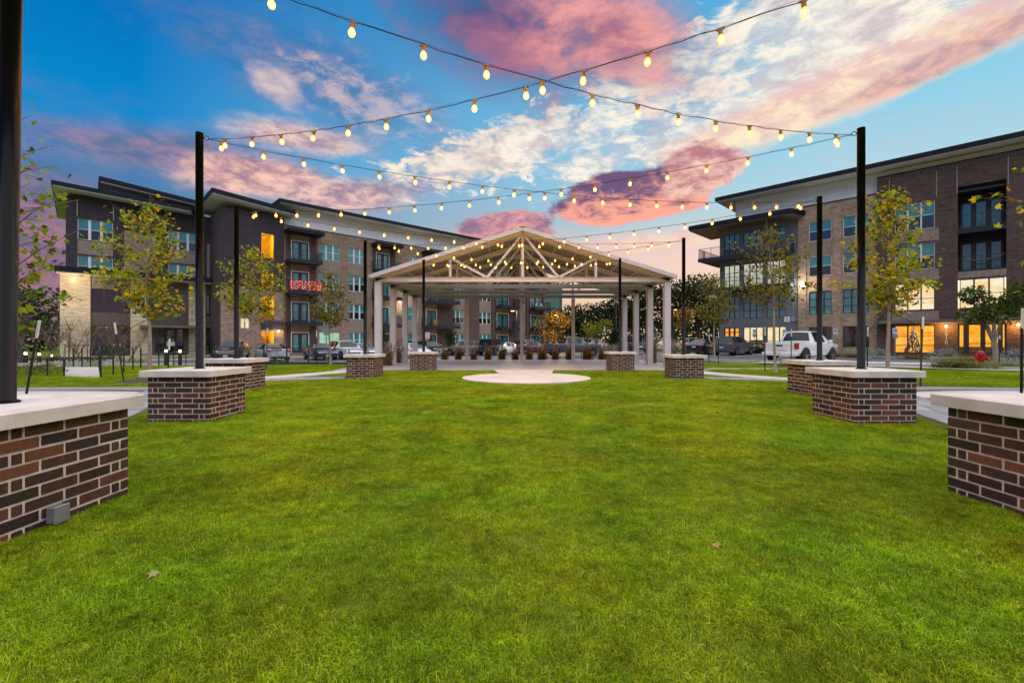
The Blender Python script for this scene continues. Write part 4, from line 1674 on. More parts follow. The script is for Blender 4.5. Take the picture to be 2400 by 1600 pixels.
# wrap-round balconies and the sharp canopy
for f in (FRF[2], FRF[3]):
    ua, ub = g0 - 1.7, U2(1862)
    bl_ = balcony(FR, ua, ub, 0.0, 1.7, f - 0.02, rail=False)
    plate(FR, 'balcony', ua, g0 - 0.004, 0.0, 4.0, f - 0.32, f - 0.02, M_balc)
    railing_mesh(ua + 0.04, ub - 0.04, -1.62, -0.03, f + 0.02, left=True, right=True).obj('railing', M_blackmetal, bl_)
    b = MB()
    b.bar((ua + .04, -1.6, f + 1.08), (ua + .04, 3.9, f + 1.08), 0.045, 0.04)
    for k in range(50):
        b.bar((ua + .04, -1.5 + k * 0.11, f), (ua + .04, -1.5 + k * 0.11, f + 1.08), 0.014, 0.014)
    b.obj('railing', M_blackmetal, bl_)
slab(FR, 'canopy_roof', [(g0 - 2.6, -2.2), (g1 - 0.2, -2.2), (g1 + 0.7, -0.05), (g1 + 0.7, 4.0), (g0 - 2.6, 4.0)], zg + 0.02, zg + 0.48, M_fascia)
slab(FR, 'canopy_soffit', [(g0 - 2.5, -2.1), (g1 - 0.25, -2.1), (g1 + 0.6, -0.04), (g1 + 0.6, 3.9), (g0 - 2.5, 3.9)], zg - 0.1, zg + 0.017, M_soffitd)
# --- tan brick
TC = [(1896, 1949), (1976, 2037)]
th = []
TZ = [(0.5, 2.45), (0.25, 2.5), (0.6, 2.5), (0.6, 2.5)]
for a, b_ in TC:
    for k, f in enumerate(FRF):
        th.append((U2(a), U2(b_), f + TZ[k][0], f + TZ[k][1]))
zt_ = 14.45
wall('tan_wall', FR, g1 + 0.003, t1, ZB2, zt_, -0.06, 0.36, M_tan, th)
plate(FR, 'brick_pier', g1 + 0.01, U2(1890, -0.06), -0.16, -0.063, ZB2, zt_ - 0.2, M_tan)
plate(FR, 'brick_pier', U2(1952, -0.06), U2(1972, -0.06), -0.16, -0.063, ZB2, zt_ - 0.2, M_tan)
for a, b_ in TC:
    for k, f in enumerate(FRF):
        z0, z1 = f + TZ[k][0], f + TZ[k][1]
        if k >= 2:
            window(FR, U2(a), U2(b_), z0, z1, -0.06, 2, 2, M_wframe, G_teal, 0.5, mull=0.03)
        elif k == 1:
            window(FR, U2(a), U2(b_), z0, z1, -0.06, 3, [0.33, 0.66], M_bframe, G_teal, 0.98)
        else:
            w = window(FR, U2(a), U2(b_), z0, z1, -0.06, 3, 1, M_bframe, G_dark)
    for za, zb in ((FRF[2] + 2.62, FRF[3] + 0.5),):
        plate(FR, 'brick_panel', U2(a), U2(b_), -0.074, -0.062, za, zb, M_htan)
# --- dark brick
dk0 = t1 + 0.004
CW = (2097, 2191)
DW = (2245, 2359)
YD = -0.4
ud = lambda px: U2(px, YD)
zd = FR.pl(2057, 417.6, YD)[1]
dh = []
uc0, uc1, ud0, ud1 = ud(CW[0]), ud(CW[1]), ud(DW[0]), ud(DW[1])
for z0, z1 in ((FRF[3] + .35, FRF[3] + 2.7), (FRF[2] + .35, FRF[2] + 2.6), (FRF[1] + .3, FRF[1] + 2.6), (0.2, 2.55)):
    dh.append((uc0, uc1, z0, z1))
zb0, zb1 = FRF[2] - 0.1, FRF[3] + 3.4
dh += [(ud0, ud1, zb0, zb1), (ud0, ud1, FRF[1] + .3, FRF[1] + 2.65), (ud0, ud1, 0.2, 2.6)]
wall('dark_wall', FR, dk0, uEnd, ZB2, zd, YD, 0.5, M_darkr, dh)
plate(FR, 'end_wall', uEnd - 0.3, uEnd - 0.001, 0.11, 13, ZB2, zd, M_darkr)
zs_ = [(a_, b2) for a_, b2 in ((2.75, FRF[1] + 0.2), (FRF[1] + 2.75, FRF[2] + 0.3), (FRF[2] + 2.7, FRF[3] + 0.3))]
for a_, b2 in zs_:
    plate(FR, 'brick_panel', uc0 - 0.2, uc1 + 0.25, YD - 0.014, YD - 0.002, a_, b2, M_htan)
plate(FR, 'brick_panel', ud0, ud1, YD - 0.014, YD - 0.002, FRF[1] + 2.75, zb0 - 0.04, M_htan)
plate(FR, 'brick_panel', ud0, ud1, YD - 0.014, YD - 0.002, 2.95, FRF[1] + 0.2, M_htan)
for k, f in enumerate((FRF[3], FRF[2])):
    window(FR, uc0, uc1, f + .35, f + (2.7 if k == 0 else 2.6), YD, 3, 2, M_wframe, G_teal, 0.5)
window(FR, uc0, uc1, FRF[1] + .3, FRF[1] + 2.6, YD, 3, [0.42], M_bframe, G_clear, 0, L_cream)
gw = window(FR, uc0, uc1, 0.2, 2.55, YD, 3, [0.28, 0.6], M_bframe, G_clear, 0, L_yellow)
window(FR, ud0 + .1, ud1 - .1, FRF[1] + .3, FRF[1] + 2.65, YD, 3, [0.5], M_bframe, G_clear, 0, L_cream)
# entrance: sidelights and two leaves with panic bars
w_ = ud1 - ud0
ent = window(FR, ud0, ud1, 0.2, 2.6, YD, 1, 1, M_bframe, G_clear, 0, L_yellow, name='entrance_door', fw=0.1)
for fr_a, fr_b in ((0.12, 0.24), (0.48, 0.58), (0.84, 0.93)):
    plate(FR, 'door_stile', ud0 + fr_a * w_ * 0.99, ud0 + fr_b * w_, YD + 0.05, YD + 0.12, 0.22, 2.58, M_bframe, ent)
for fz in (0.95, 1.06):
    plate(FR, 'panic_bar', ud0 + 0.24 * w_, ud0 + 0.84 * w_, YD + 0.02, YD + 0.045, fz, fz + 0.035, M_bframe, ent)
plate(FR, 'reception_desk', ud0 + 0.1, ud1 - 0.1, YD + 0.55, YD + 0.75, 0.2, 0.75, mat('desk', (0.7, 0.35, 0.08), 0.6), ent)
# recessed balconies with doors
for f in (FRF[2], FRF[3]):
    plate(FR, 'balcony', ud0 + .003, ud1 - .003, YD + 0.02, 1.69, f - 0.42, f + 0.02, M_balc)
    railing_mesh(ud0 + .02, ud1 - .02, YD + 0.1, 0.2, f + 0.04, left=False, right=False).obj('railing', M_blackmetal, br_root)
    for fa, fb in ((0.04, 0.34), (0.34, 0.66), (0.66, 0.97)):
        window(FR, ud0 + fa * w_, ud0 + fb * w_, f + 0.05, f + 2.45, 1.2, 1, 1, M_bframe, G_teal, 0.98, fw=0.16)
    plate(FR, 'balcony_back_wall', ud0 + .003, ud1 - .003, 1.4, 1.5, f + 2.46, f + 3.0, M_dark)
plate(FR, 'balcony_ceiling', ud0 + .003, ud1 - .003, YD + 0.1, 1.69, FRF[3] + 2.95, FRF[3] + 3.1, M_balc)
for px in (2195, 2243, 2363):
    plate(FR, 'expansion_joint', ud(px) - .025, ud(px) + .025, YD - 0.018, YD - 0.003, FRF[3] + 2.9, zd - 0.35, M_galv)
plate(FR, 'soldier_course', dk0, uEnd, YD - 0.02, YD - 0.003, zd - 0.34, zd - 0.02, M_hup)
plate(FR, 'flat_canopy', dk0 + 0.02, uEnd, YD - 1.1, YD - 0.02, 2.72, 2.98, M_soffitd)
# --- white board-and-batten band and roof
zrt = FR.pl(1900, 414.6, -1.4)[1]
plate(FR, 'siding', g0 + 1.6, uEnd - 0.2, 0.2, 13, zt_ - 0.6, zrt - 0.5, M_siding)
for k in range(int((uEnd - g0) / 0.62)):
    u = g0 + 1.75 + k * 0.62
    if u < uEnd - 0.4:
        plate(FR, 'batten', u, u + 0.05, 0.165, 0.198, zt_ - 0.55, zrt - 0.52, M_siding)
plate(FR, 'soffit', g0 + 0.1, uEnd + 1, -1.3, 13.8, zrt - 0.48, zrt - 0.40, M_soffit)
plate(FR, 'roof', g0 - 0.0, uEnd + 1.1, -1.4, 14, zrt - 0.395, zrt, M_fascia)
plate(FR, 'parapet_cap', g1 + 0.2, t1 + 0.002, -0.12, 0.19, zt_ + 0.002, zt_ + 0.08, M_fascia)
plate(FR, 'parapet_cap', dk0 - 0.02, uEnd, YD - 0.05, 0.19, zd + 0.002, zd + 0.07, M_fascia)
# --- lamps, number, signs
lu = U2(1880, -0.16)
lz = FR.pl(1880, 668, -0.16)[1]
b = MB()
b.box(lu - 0.14, lu + 0.14, -0.36, -0.17, lz - 0.15, lz + 0.25)
b.obj('wall_lamp', emitter('lamp_glow_white', (1.0, 0.92, 0.74), 30.0), br_root)
lamp((lu, -0.62, lz), 130, (1.0, 0.88, 0.66), 0.1, 'wall_lamp_light', br_root)
for px in (2218, 2386):
    lu = ud(px)
    b = MB()
    b.lathe([(0.03, -0.02), (0.09, 0.02), (0.09, 0.16), (0.03, 0.20)], (lu, YD - 0.14, 2.35), 10)
    b.obj('wall_lamp', MATS['lamp_glow_warm'], br_root)
    lamp((lu, YD - 0.4, 2.40), 120, (1.0, 0.50, 0.10), 0.08, 'wall_lamp_light', br_root)
lu = ud(2218)
for k, ch in enumerate('7910'):
    text(ch, 0.42, M_white, br_root, (lu, YD - 0.02, 2.02 - k * 0.31), (radians(90), 0, 0), 'house_number')
su, sz = FR.pl(1844.7, 748, -0.05)
b = MB()
b.box(su - 0.26, su + 0.26, -0.07, -0.035, sz - 0.26, sz + 0.26)
sg = b.obj('number_sign', M_white, br_root)
text('1', 0.42, M_bframe, sg, (su, -0.078, sz), (radians(90), 0, 0), 'sign_lettering')
b = MB()
b.box(su + 0.32, su + 0.92, -0.07, -0.035, sz - 0.26, sz + 0.26)
sg = b.obj('number_sign', mat('sign_grey', (0.16, 0.16, 0.22), 0.5), br_root)
b = MB()
for r_, z in ((0, 0.09), (1, -0.15)):
    for q in range(4):
        b.box(su + 0.38 + q * 0.09, su + 0.45 + q * 0.09, -0.078, -0.072, sz + z, sz + z + 0.10)
b.obj('sign_lettering', mat('sign_lilac', (0.5, 0.46, 0.62), 0.5), sg)
# hammock on the lower recessed balcony
hm = thing('hammock', 'striped grey hammock slung across a recessed balcony', 'hammock', (RB.x, RB.y, 0), -pi / 4)
b = MB()
n = 16
f = FRF[2]
vs = []
for i in range(n + 1):
    t = i / n
    u = ud0 + w_ * (0.18 + 0.8 * t)
    z = f + 1.0 - 0.42 * 4 * t * (1 - t) * (1 - 0.25 * t) + 0.12 * t
    wd = 0.04 + 0.34 * sin(pi * t)
    for j in range(5):
        s = j / 4 - 0.5
        vs.append((u, YD + 0.42 + s * wd, z + abs(s) * wd * 0.5))
b.add(vs, [(i * 5 + j, (i + 1) * 5 + j, (i + 1) * 5 + j + 1, i * 5 + j + 1) for i in range(n) for j in range(4)])
hmo = b.obj('cloth', mat('hammock_cloth', (0.42, 0.42, 0.46), 0.9, vary=0.3, vscale=12), hm)
sm_ = hmo.modifiers.new('thick', 'SOLIDIFY')
sm_.thickness = 0.012
b = MB()
b.tube([(ud0 + 0.06, YD + 0.42, f + 1.55), (ud0 + 0.18 * w_, YD + 0.42, f + 1.0)], 0.01, 5)
b.tube([(ud1 - 0.02, YD + 0.42, f + 1.6), (ud0 + 0.98 * w_, YD + 0.42, f + 1.12)], 0.01, 5)
b.obj('rope', M_cable, hm)
# decorated tree inside the lit ground floor window
xt = thing('christmas_tree', 'christmas tree with red and gold baubles inside the lit ground floor window', 'christmas tree', (RB.x, RB.y, 0), -pi / 4)
b = MB()
cu = uc0 + (uc1 - uc0) * 0.46
rr = random.Random(3)
for _ in range(420):
    t = rr.random() ** 0.7
    z = 2.45 - 2.2 * t
    a = rr.uniform(0, 2 * pi)
    rad = 0.62 * t * rr.uniform(0.6, 1)
    x, y = cu + rad * cos(a), YD + 0.48 + 0.2 * sin(a) * t
    d = rr.uniform(.03, .08)
    b.add([(x, y, z + d), (x + d, y, z - d), (x - d, y - .02, z - d)], [(0, 1, 2)])
tag(b.obj('foliage', mat('fir', (0.10, 0.05, 0.02), 0.8, vary=0.5), xt), kind='stuff')
b = MB()
for _ in range(90):
    t = rr.random() ** 0.7
    z = 2.45 - 2.2 * t
    x = cu + 0.6 * t * rr.uniform(-1, 1)
    b.lathe([(0.005, -0.03), (0.03, 0), (0.005, 0.03)], (x, YD + 0.27, z), 6)
tag(b.obj('bauble', mat('bauble_red', (0.5, 0.02, 0.02), 0.3), xt), kind='stuff')
b = MB()
for _ in range(80):
    t = rr.random() ** 0.7
    z = 2.45 - 2.2 * t
    x = cu + 0.6 * t * rr.uniform(-1, 1)
    b.lathe([(0.003, -0.018), (0.018, 0), (0.003, 0.018)], (x, YD + 0.26, z), 5)
tag(b.obj('fairy_light', emitter('fairy', (1.0, 0.85, 0.6), 3.0), xt), kind='stuff')
# ------------------------------------------------------------------ plants
M_leaf = leaf_mat('leaf', 0.5, 0.5, spec=0.1)
M_bark = mat('bark_grey', (0.30, 0.25, 0.20), 0.9, vary=0.3, vscale=7, bump=0.6, bscale=20)
M_barkd = mat('bark_dark', (0.085, 0.065, 0.05), 0.95, vary=0.35, vscale=5, bump=0.6, bscale=20)
M_twig = mat('twig', (0.16, 0.11, 0.085), 0.9, vary=0.2)

LOBED = [(0, -0.12), (0.22, -0.06), (0.46, -0.02), (0.34, 0.14), (0.52, 0.42), (0.24, 0.36), (0.12, 0.50), (0.0, 0.82),
         (-0.12, 0.50), (-0.24, 0.36), (-0.52, 0.42), (-0.34, 0.14), (-0.46, -0.02), (-0.22, -0.06)]
OVAL = [(0, -0.1), (0.22, 0.2), (0.2, 0.55), (0, 0.9), (-0.2, 0.55), (-0.22, 0.2)]
TRI = [(-0.35, 0.0), (0.35, 0.0), (0.25, 0.6), (-0.2, 0.7)]


def leaves_mesh(name, centres, sizes, cols, outline, seed, flat=0.4, mat_=None, fold=0.18):
    rs = np.random.RandomState(seed)
    C = np.asarray(centres, float)
    n = len(C)
    o2 = np.asarray(outline, float)
    K = len(o2)
    nrm = rs.normal(size=(n, 3))
    nrm[:, 2] += flat * 3 * rs.uniform(0, 1, n)
    nrm /= np.linalg.norm(nrm, axis=1)[:, None]
    t = rs.normal(size=(n, 3))
    t -= (t * nrm).sum(1)[:, None] * nrm
    t /= np.linalg.norm(t, axis=1)[:, None]
    b = np.cross(nrm, t)
    S = np.asarray(sizes, float)[:, None, None]
    P = o2[None, :, 0, None] * t[:, None, :] + o2[None, :, 1, None] * b[:, None, :] + fold * np.abs(o2[None, :, 0, None]) * nrm[:, None, :]
    V = (C[:, None, :] + P * S).reshape(-1, 3)
    me = bpy.data.meshes.new(name)
    me.vertices.add(n * K)
    me.vertices.foreach_set('co', V.ravel())
    me.loops.add(n * K)
    me.loops.foreach_set('vertex_index', np.arange(n * K, dtype=np.int32))
    me.polygons.add(n)
    me.polygons.foreach_set('loop_start', np.arange(0, n * K, K, dtype=np.int32))
    me.polygons.foreach_set('loop_total', np.full(n, K, dtype=np.int32))
    me.update(calc_edges=True)
    me.materials.append(mat_ or M_leaf)
    colattr(me, cols)
    return me


def pick(r, pal):
    tot = sum(w for _, w in pal)
    k = r.uniform(0, tot)
    for c, w in pal:
        k -= w
        if k <= 0:
            break
    f = r.uniform(0.75, 1.25)
    return (c[0] * f, c[1] * f, c[2] * f)


P_YEL = [((0.24, 0.34, 0.012), 30), ((0.44, 0.44, 0.014), 32), ((0.70, 0.48, 0.016), 24), ((0.60, 0.25, 0.02), 7), ((0.20, 0.09, 0.025), 3), ((0.05, 0.085, 0.010), 16)]
P_GRN = [((0.18, 0.28, 0.012), 42), ((0.30, 0.34, 0.014), 26), ((0.46, 0.34, 0.014), 12), ((0.40, 0.17, 0.02), 4), ((0.045, 0.08, 0.010), 22), ((0.13, 0.06, 0.025), 5)]
P_OLV = [((0.18, 0.19, 0.016), 34), ((0.30, 0.25, 0.02), 28), ((0.38, 0.22, 0.02), 14), ((0.07, 0.045, 0.02), 10), ((0.055, 0.07, 0.012), 16)]


def plane_tree(label, x, y, H, rmax, zc0, nleaf, lsize, pal, seed, lean=(0, 0), top_sparse=0.55, trunk_r=0.055, group='young plane trees on the lawn'):
    r = random.Random(seed)
    g = gz(x, y)
    root = thing('plane_tree', label, 'tree', (x, y, g), 0, group)
    pts, rad = [], []
    for k in range(12):
        t = k / 11
        pts.append(Vector((lean[0] * t * t + 0.03 * sin(t * 9 + seed), lean[1] * t + 0.03 * cos(t * 7 + seed), H * 0.97 * t - 0.05)))
        rad.append(trunk_r * (1 - 0.86 * t) * (1.25 if k == 0 else 1))
    b = MB()
    b.tube(pts, rad, 9)
    b.obj('trunk', M_bark, root, smooth=True)

    def trunk_at(z):
        t = min(0.999, max(0, (z + 0.05) / (H * 0.97))) * 11
        i = int(t)
        return pts[i].lerp(pts[min(i + 1, 11)], t - i)
    b = MB()
    cen = []
    nb_ = 34
    for i in range(nb_):
        t = (i + r.random()) / nb_
        z = zc0 + (H * 0.93 - zc0) * t
        prof = sin(pi * min(1, (t * 0.82 + 0.22))) ** 0.8
        L = rmax * prof * r.uniform(0.75, 1.15) * 1.15
        a = i * 2.4 + r.uniform(-.4, .4)
        p0 = trunk_at(z - 0.35)
        up = r.uniform(0.45, 1.0)
        p1 = p0 + Vector((cos(a) * L * 0.55, sin(a) * L * 0.55, L * 0.38 * up + .1))
        p2 = p0 + Vector((cos(a + .2) * L, sin(a + .2) * L, L * 0.72 * up + .15))
        b.tube([p0, p1, p2], [0.016 * (1 - .5 * t), 0.009, 0.004], 5, caps=False)
        tips = [p1.lerp(p2, 0.3), p1.lerp(p2, 0.7), p2, p0.lerp(p1, 0.6), p1]
        for q in range(4):
            s = p0.lerp(p1, r.uniform(0.3, 1)) if q < 2 else p1.lerp(p2, r.uniform(0, .9))
            e_ = s + Vector((r.gauss(0, .22), r.gauss(0, .22), r.uniform(-.05, .28))) * (0.6 + rmax * 0.5)
            b.tube([s, e_], [0.006, 0.003], 4, caps=False)
            tips += [e_, s.lerp(e_, .55)]
        cen.append((t, tips))
    b.obj('branches', M_twig, root)
    C, S, K = [], [], []
    wts = [(1 - top_sparse * t) * (1.5 if t < 0.3 else 1.0) for t, _ in cen]
    for _ in range(nleaf):
        t, tips = r.choices(cen, wts)[0]
        p = r.choice(tips)
        s = lsize * r.uniform(0.6, 1.25) * (1 - 0.2 * t)
        C.append((p.x + r.gauss(0, .10), p.y + r.gauss(0, .10), p.z + r.gauss(0, .09) - 0.03))
        S.append(s)
        K.append(pick(r, pal))
    me = leaves_mesh('crown', C, S, K, LOBED, seed)
    tag(link('crown', me, root), kind='stuff')
    return root


plane_tree('plane tree at the left edge, its leaves behind the thick pole', -8.35, 7.4, 5.9, 0.85, 1.6, 620, 0.13, P_GRN, 11)
plane_tree('bright yellow leaved plane tree before the left wing, its crown full and orange flecked', -10.7, 13.4, 5.75, 1.05, 2.1, 1650, 0.135, P_YEL, 12)
plane_tree('yellow green plane tree before the lit stair tower', -11.4, 20.0, 5.75, 1.25, 2.2, 1600, 0.15, P_YEL, 13)
plane_tree('dull olive plane tree standing before the balconies left of the pavilion', -9.6, 24.0, 5.4, 0.95, 2.2, 1700, 0.13, P_OLV, 14)
plane_tree('olive plane tree in a mulch ring nearest the dark parked cars', 12.0, 27.0, 5.7, 1.1, 2.3, 1500, 0.14, P_OLV, 15)
plane_tree('slightly bent plane tree in front of the white pickup and grey corner', 9.95, 17.2, 6.0, 1.25, 2.6, 1300, 0.13, P_OLV, 16, lean=(-0.35, 0))
plane_tree('tall full plane tree on the right between the black pole and the recessed balconies', 10.6, 12.8, 6.05, 0.95, 2.15, 1900, 0.13, P_YEL, 17, top_sparse=0.4)
plane_tree('plane tree cut by the right edge of the picture', 9.15, 6.9, 5.6, 1.05, 1.9, 800, 0.13, P_YEL, 18)


def mound(name, label, cat, x, y, rx, ry, h, n, ls, pal, seed, outline=OVAL, group=None, z=None, part='foliage', mat_=None):
    r = random.Random(seed)
    root = thing(name, label, cat, (x, y, gz(x, y) if z is None else z), 0, group)
    C, S, K = [], [], []
    for _ in range(n):
        a = r.uniform(0, 2 * pi)
        q = r.uniform(0, 1)
        k = r.uniform(0.55, 1.05) ** 0.5 * (1 + 0.16 * sin(a * 3 + seed) + 0.1 * sin(a * 7))
        zz_ = sin(q * pi / 2)
        C.append((rx * k * cos(a) * cos(q * pi / 2 * 0.9), ry * k * sin(a) * cos(q * pi / 2 * 0.9), h * zz_ * k + r.gauss(0, .02)))
        S.append(ls * r.uniform(.6, 1.3))
        K.append(pick(r, pal))
    tag(link(part, leaves_mesh(part, C, S, K, outline, seed, mat_=mat_), root), kind='stuff')
    b = MB()
    for q in range(7):
        a = q * 0.9
        b.tube([(0, 0, -0.03), (rx * .5 * cos(a), ry * .5 * sin(a), h * .6)], [0.012, 0.005], 4, caps=False)
    b.obj('stems', M_twig, root)
    return root


P_SHRUB = [((0.035, 0.06, 0.016), 30), ((0.06, 0.09, 0.02), 20), ((0.02, 0.035, 0.012), 20)]
P_SILVER = [((0.34, 0.40, 0.36), 30), ((0.22, 0.30, 0.26), 20), ((0.10, 0.15, 0.12), 15), ((0.5, 0.52, 0.5), 10)]
P_LIME = [((0.26, 0.28, 0.03), 30), ((0.16, 0.20, 0.02), 20), ((0.36, 0.32, 0.05), 12)]
P_DRY = [((0.22, 0.15, 0.05), 20), ((0.12, 0.10, 0.03), 20), ((0.16, 0.17, 0.03), 25), ((0.07, 0.09, 0.02), 15)]


def blades(name, label, cat, x, y, rad, h, n, pal, seed, group=None, plume=None, z=None, spread=0.7, wide=0.012):
    """a tuft of arching grass blades, some with feathery plumes"""
    r = random.Random(seed)
    root = thing(name, label, cat, (x, y, gz(x, y) if z is None else z), 0, group)
    vs, fs, cols = [], [], []
    for _ in range(n):
        a = r.uniform(0, 2 * pi)
        b0 = Vector((r.gauss(0, rad * .28), r.gauss(0, rad * .28), -0.02))
        hh = h * r.uniform(.55, 1.05)
        out = rad * spread * r.uniform(.2, 1.2)
        d = Vector((cos(a), sin(a), 0))
        s = Vector((-sin(a), cos(a), 0)) * wide * r.uniform(.7, 1.3)
        p1 = b0 + d * out * .35 + Vector((0, 0, hh * .6))
        p2 = b0 + d * out + Vector((0, 0, hh * r.uniform(.85, 1.0)))
        k = len(vs)
        vs += [b0 - s, b0 + s, p1 + s * .8, p1 - s * .8, p2]
        fs += [(k, k + 1, k + 2, k + 3), (k + 3, k + 2, k + 4)]
        c = pick(r, pal)
        cols += [c, c]
        if plume and r.random() < plume[1]:
            u = Vector((0, 0, 1))
            pl_ = p2 + d * 0.05
            k = len(vs)
            w2 = s.normalized() * 0.03
            e2 = p2 + (p2 - p1).normalized() * 0.26
            vs += [p2 - w2 * .3, p2.lerp(e2, .4) + w2, e2, p2.lerp(e2, .4) - w2]
            fs.append((k, k + 1, k + 2, k + 3))
            cols.append(pick(r, plume[0]))
    me = bpy.data.meshes.new('foliage')
    me.from_pydata([tuple(v) for v in vs], [], fs)
    me.materials.append(M_leaf)
    colattr(me, cols)
    tag(link('foliage', me, root), kind='stuff')
    return root


# tawny grass clumps along the back of the pavilion
P_TAW = [((0.20, 0.085, 0.02), 26), ((0.30, 0.15, 0.03), 20), ((0.12, 0.10, 0.02), 18), ((0.07, 0.075, 0.015), 12), ((0.26, 0.06, 0.02), 8)]
P_PLU = [((0.36, 0.27, 0.22), 10), ((0.28, 0.2, 0.17), 8)]
gx = [1042, 1074, 1110, 1144, 1177, 1208, 1240, 1271, 1302, 1334, 1377, 1410]
gr = ['leftmost', 'second', 'third', 'fourth', 'fifth', 'sixth', 'seventh', 'eighth', 'ninth', 'tenth', 'eleventh', 'rightmost']
for i, px in enumerate(gx):
    Y = 28.95
    X = (px - 1200) * Y / F
    blades('grass_clump', gr[i] + (' tawny grass clump from the left along the back of the pavilion' if 0 < i < 11 else ' tawny grass clump along the back of the pavilion'),
           'ornamental grass', X, Y, 0.34 if i not in (7, 10) else 0.5, 1.1 + 0.12 * sin(i * 2.1), 240, P_TAW, 40 + i, 'ornamental grasses behind the pavilion', (P_PLU, 0.12), z=gz(X, Y) + 0.0, spread=0.5)
# pale plumed grasses flanking the pavilion
P_PALE = [((0.30, 0.22, 0.12), 20), ((0.22, 0.17, 0.08), 20), ((0.14, 0.13, 0.04), 14)]
for px, Y, lab, s in ((1505, 24.2, 'pale plumed grass between the two middle right pavilion columns', 1.5), (1545, 22.0, 'pinkish grass at the foot of the outer right pavilion column', 1.15),
                      (930, 24.5, 'pale grass between the left pavilion columns', 1.2), (908, 21.7, 'brown grass beside the first left pavilion column', 1.0),
                      (1455, 30.5, 'pale plumed grass behind the right pavilion pole', 1.1), (1425, 31.0, 'pale plumed grass near the white street sign post', 1.1)):
    X = (px - 1200) * Y / F
    if px in (1505, 1545):
        X += 0.5
    blades('plume_grass', lab, 'ornamental grass', X, Y, 0.42, s, 260, P_PALE, px, 'plumed grasses beside the pavilion', (P_PLU, 0.5))
P_RED = [((0.30, 0.02, 0.03), 14), ((0.05, 0.08, 0.03), 40), ((0.14, 0.10, 0.06), 12)]
mound('rose_bush', 'low rose bush with red flowers by the outer right pavilion column', 'shrub', 7.75, 20.9, 0.5, 0.5, 0.75, 500, 0.07, P_RED, 71)
mound('shrub', 'grey green shrub by the first left pavilion column', 'shrub', -6.65, 21.2, 0.4, 0.4, 0.65, 420, 0.07, P_SHRUB, 72)


# ------------------------------------------------------------------ big trees behind
def oak(name, label, x, y, h, rx, n, ls, pal, seed, group=None, trunk=True, zlow=0.28, lobes=14, cat='tree', squash=0.75, bark=None):
    r = random.Random(seed)
    root = thing(name, label, cat, (x, y, gz(x, y)), 0, group)
    L = []
    for _ in range(lobes):
        a = r.uniform(0, 2 * pi)
        q = r.uniform(0, 1) ** 0.6
        L.append(Vector((rx * .72 * q * cos(a), rx * .72 * q * sin(a), h * (zlow + (1 - zlow) * r.uniform(0.22, 0.86)))))
    C, S, K = [], [], []
    for _ in range(n):
        c = r.choice(L)
        d = Vector((r.gauss(0, 1), r.gauss(0, 1), r.gauss(0, 1))).normalized() * (rx * 0.40 * r.uniform(0.55, 1.05))
        C.append((c.x + d.x, c.y + d.y, c.z + d.z * squash))
        S.append(ls * r.uniform(.6, 1.3))
        K.append(pick(r, pal))
    tag(link('crown', leaves_mesh('crown', C, S, K, TRI, seed, flat=0.2), root), kind='stuff')
    b = MB()
    tr = max(0.06, h * 0.028)
    f = h * zlow
    b.tube([(0, 0, -0.1), (0.05 * h * .3, 0, f * .5), (0, 0.02, f)], [tr * 1.3, tr, tr * .8], 8)
    for q in range(7):
        c = r.choice(L)
        b.tube([(0, 0, f * .8), (c.x * .5, c.y * .5, (f + c.z) * .5), c], [tr * .55, tr * .35, tr * .12], 6, caps=False)
    b.obj('trunk', bark or M_barkd, root)
    return root


P_OAK = [((0.020, 0.036, 0.012), 30), ((0.034, 0.052, 0.014), 22), ((0.012, 0.022, 0.010), 24), ((0.055, 0.062, 0.014), 7)]
P_LITT = [((0.60, 0.34, 0.05), 26), ((0.40, 0.20, 0.035), 22), ((0.18, 0.10, 0.02), 14)]
P_YG = [((0.20, 0.24, 0.02), 26), ((0.30, 0.28, 0.03), 16), ((0.10, 0.13, 0.015), 14)]
BG = 'oaks beyond the car park'
for px, Y, h, rx, lab, sd in ((1255, 92, 11.5, 6.0, 'dark oak rising behind the far end of the brick apartments', 1), (1335, 82, 8.0, 5.0, 'dark oak behind the orange lit tree', 2),
                              (1390, 88, 9.2, 6.0, 'dark oak seen through the back of the pavilion, left of the arm lamp', 3), (1450, 80, 8.8, 5.5, 'dark oak between the two right columns of the pavilion', 4),
                              (1515, 74, 9.6, 5.6, 'dark oak between the middle right pavilion columns', 5), (1575, 66, 10.4, 5.6, 'tall spreading oak with its crown right of the pavilion', 6),
                              (1635, 70, 11.0, 5.8, 'spreading oak with forked trunk left of the grey clad corner', 7), (1690, 76, 10.0, 5.0, 'dark oak half hidden behind the grey clad corner', 8),
                              (1160, 105, 9.5, 6.0, 'dark oak far behind the brick apartments', 9)):
    oak('oak_tree', lab, (px - 1200) * Y / F, Y, h, rx, 2600, 0.42, P_OAK, 200 + sd, BG)
P_ORL = [((0.50, 0.26, 0.04), 20), ((0.32, 0.18, 0.03), 18), ((0.12, 0.09, 0.02), 14), ((0.05, 0.06, 0.015), 10)]
oak('autumn_tree', 'small tree with orange leaves glowing under a street lamp', (1300 - 1200) * 62 / F, 62, 5.6, 3.0, 1700, 0.26, P_ORL, 230, zlow=0.2, cat='tree')
oak('autumn_tree', 'small yellow green tree behind the dark pickup', (1398 - 1200) * 60 / F, 60, 4.3, 2.2, 1000, 0.24, P_YG, 231, zlow=0.25)
oak('autumn_tree', 'reddish lit tree right of the outer pavilion column', (1602 - 1200) * 52 / F, 52, 5.6, 2.0, 520, 0.24, P_ORL, 236, zlow=0.35, lobes=7)
oak('evergreen_tree', 'small dense evergreen left of the right pavilion pole', (1435 - 1200) * 46 / F, 46, 3.7, 1.0, 900, 0.18, P_OAK, 232, zlow=0.12, lobes=9, squash=1.2)
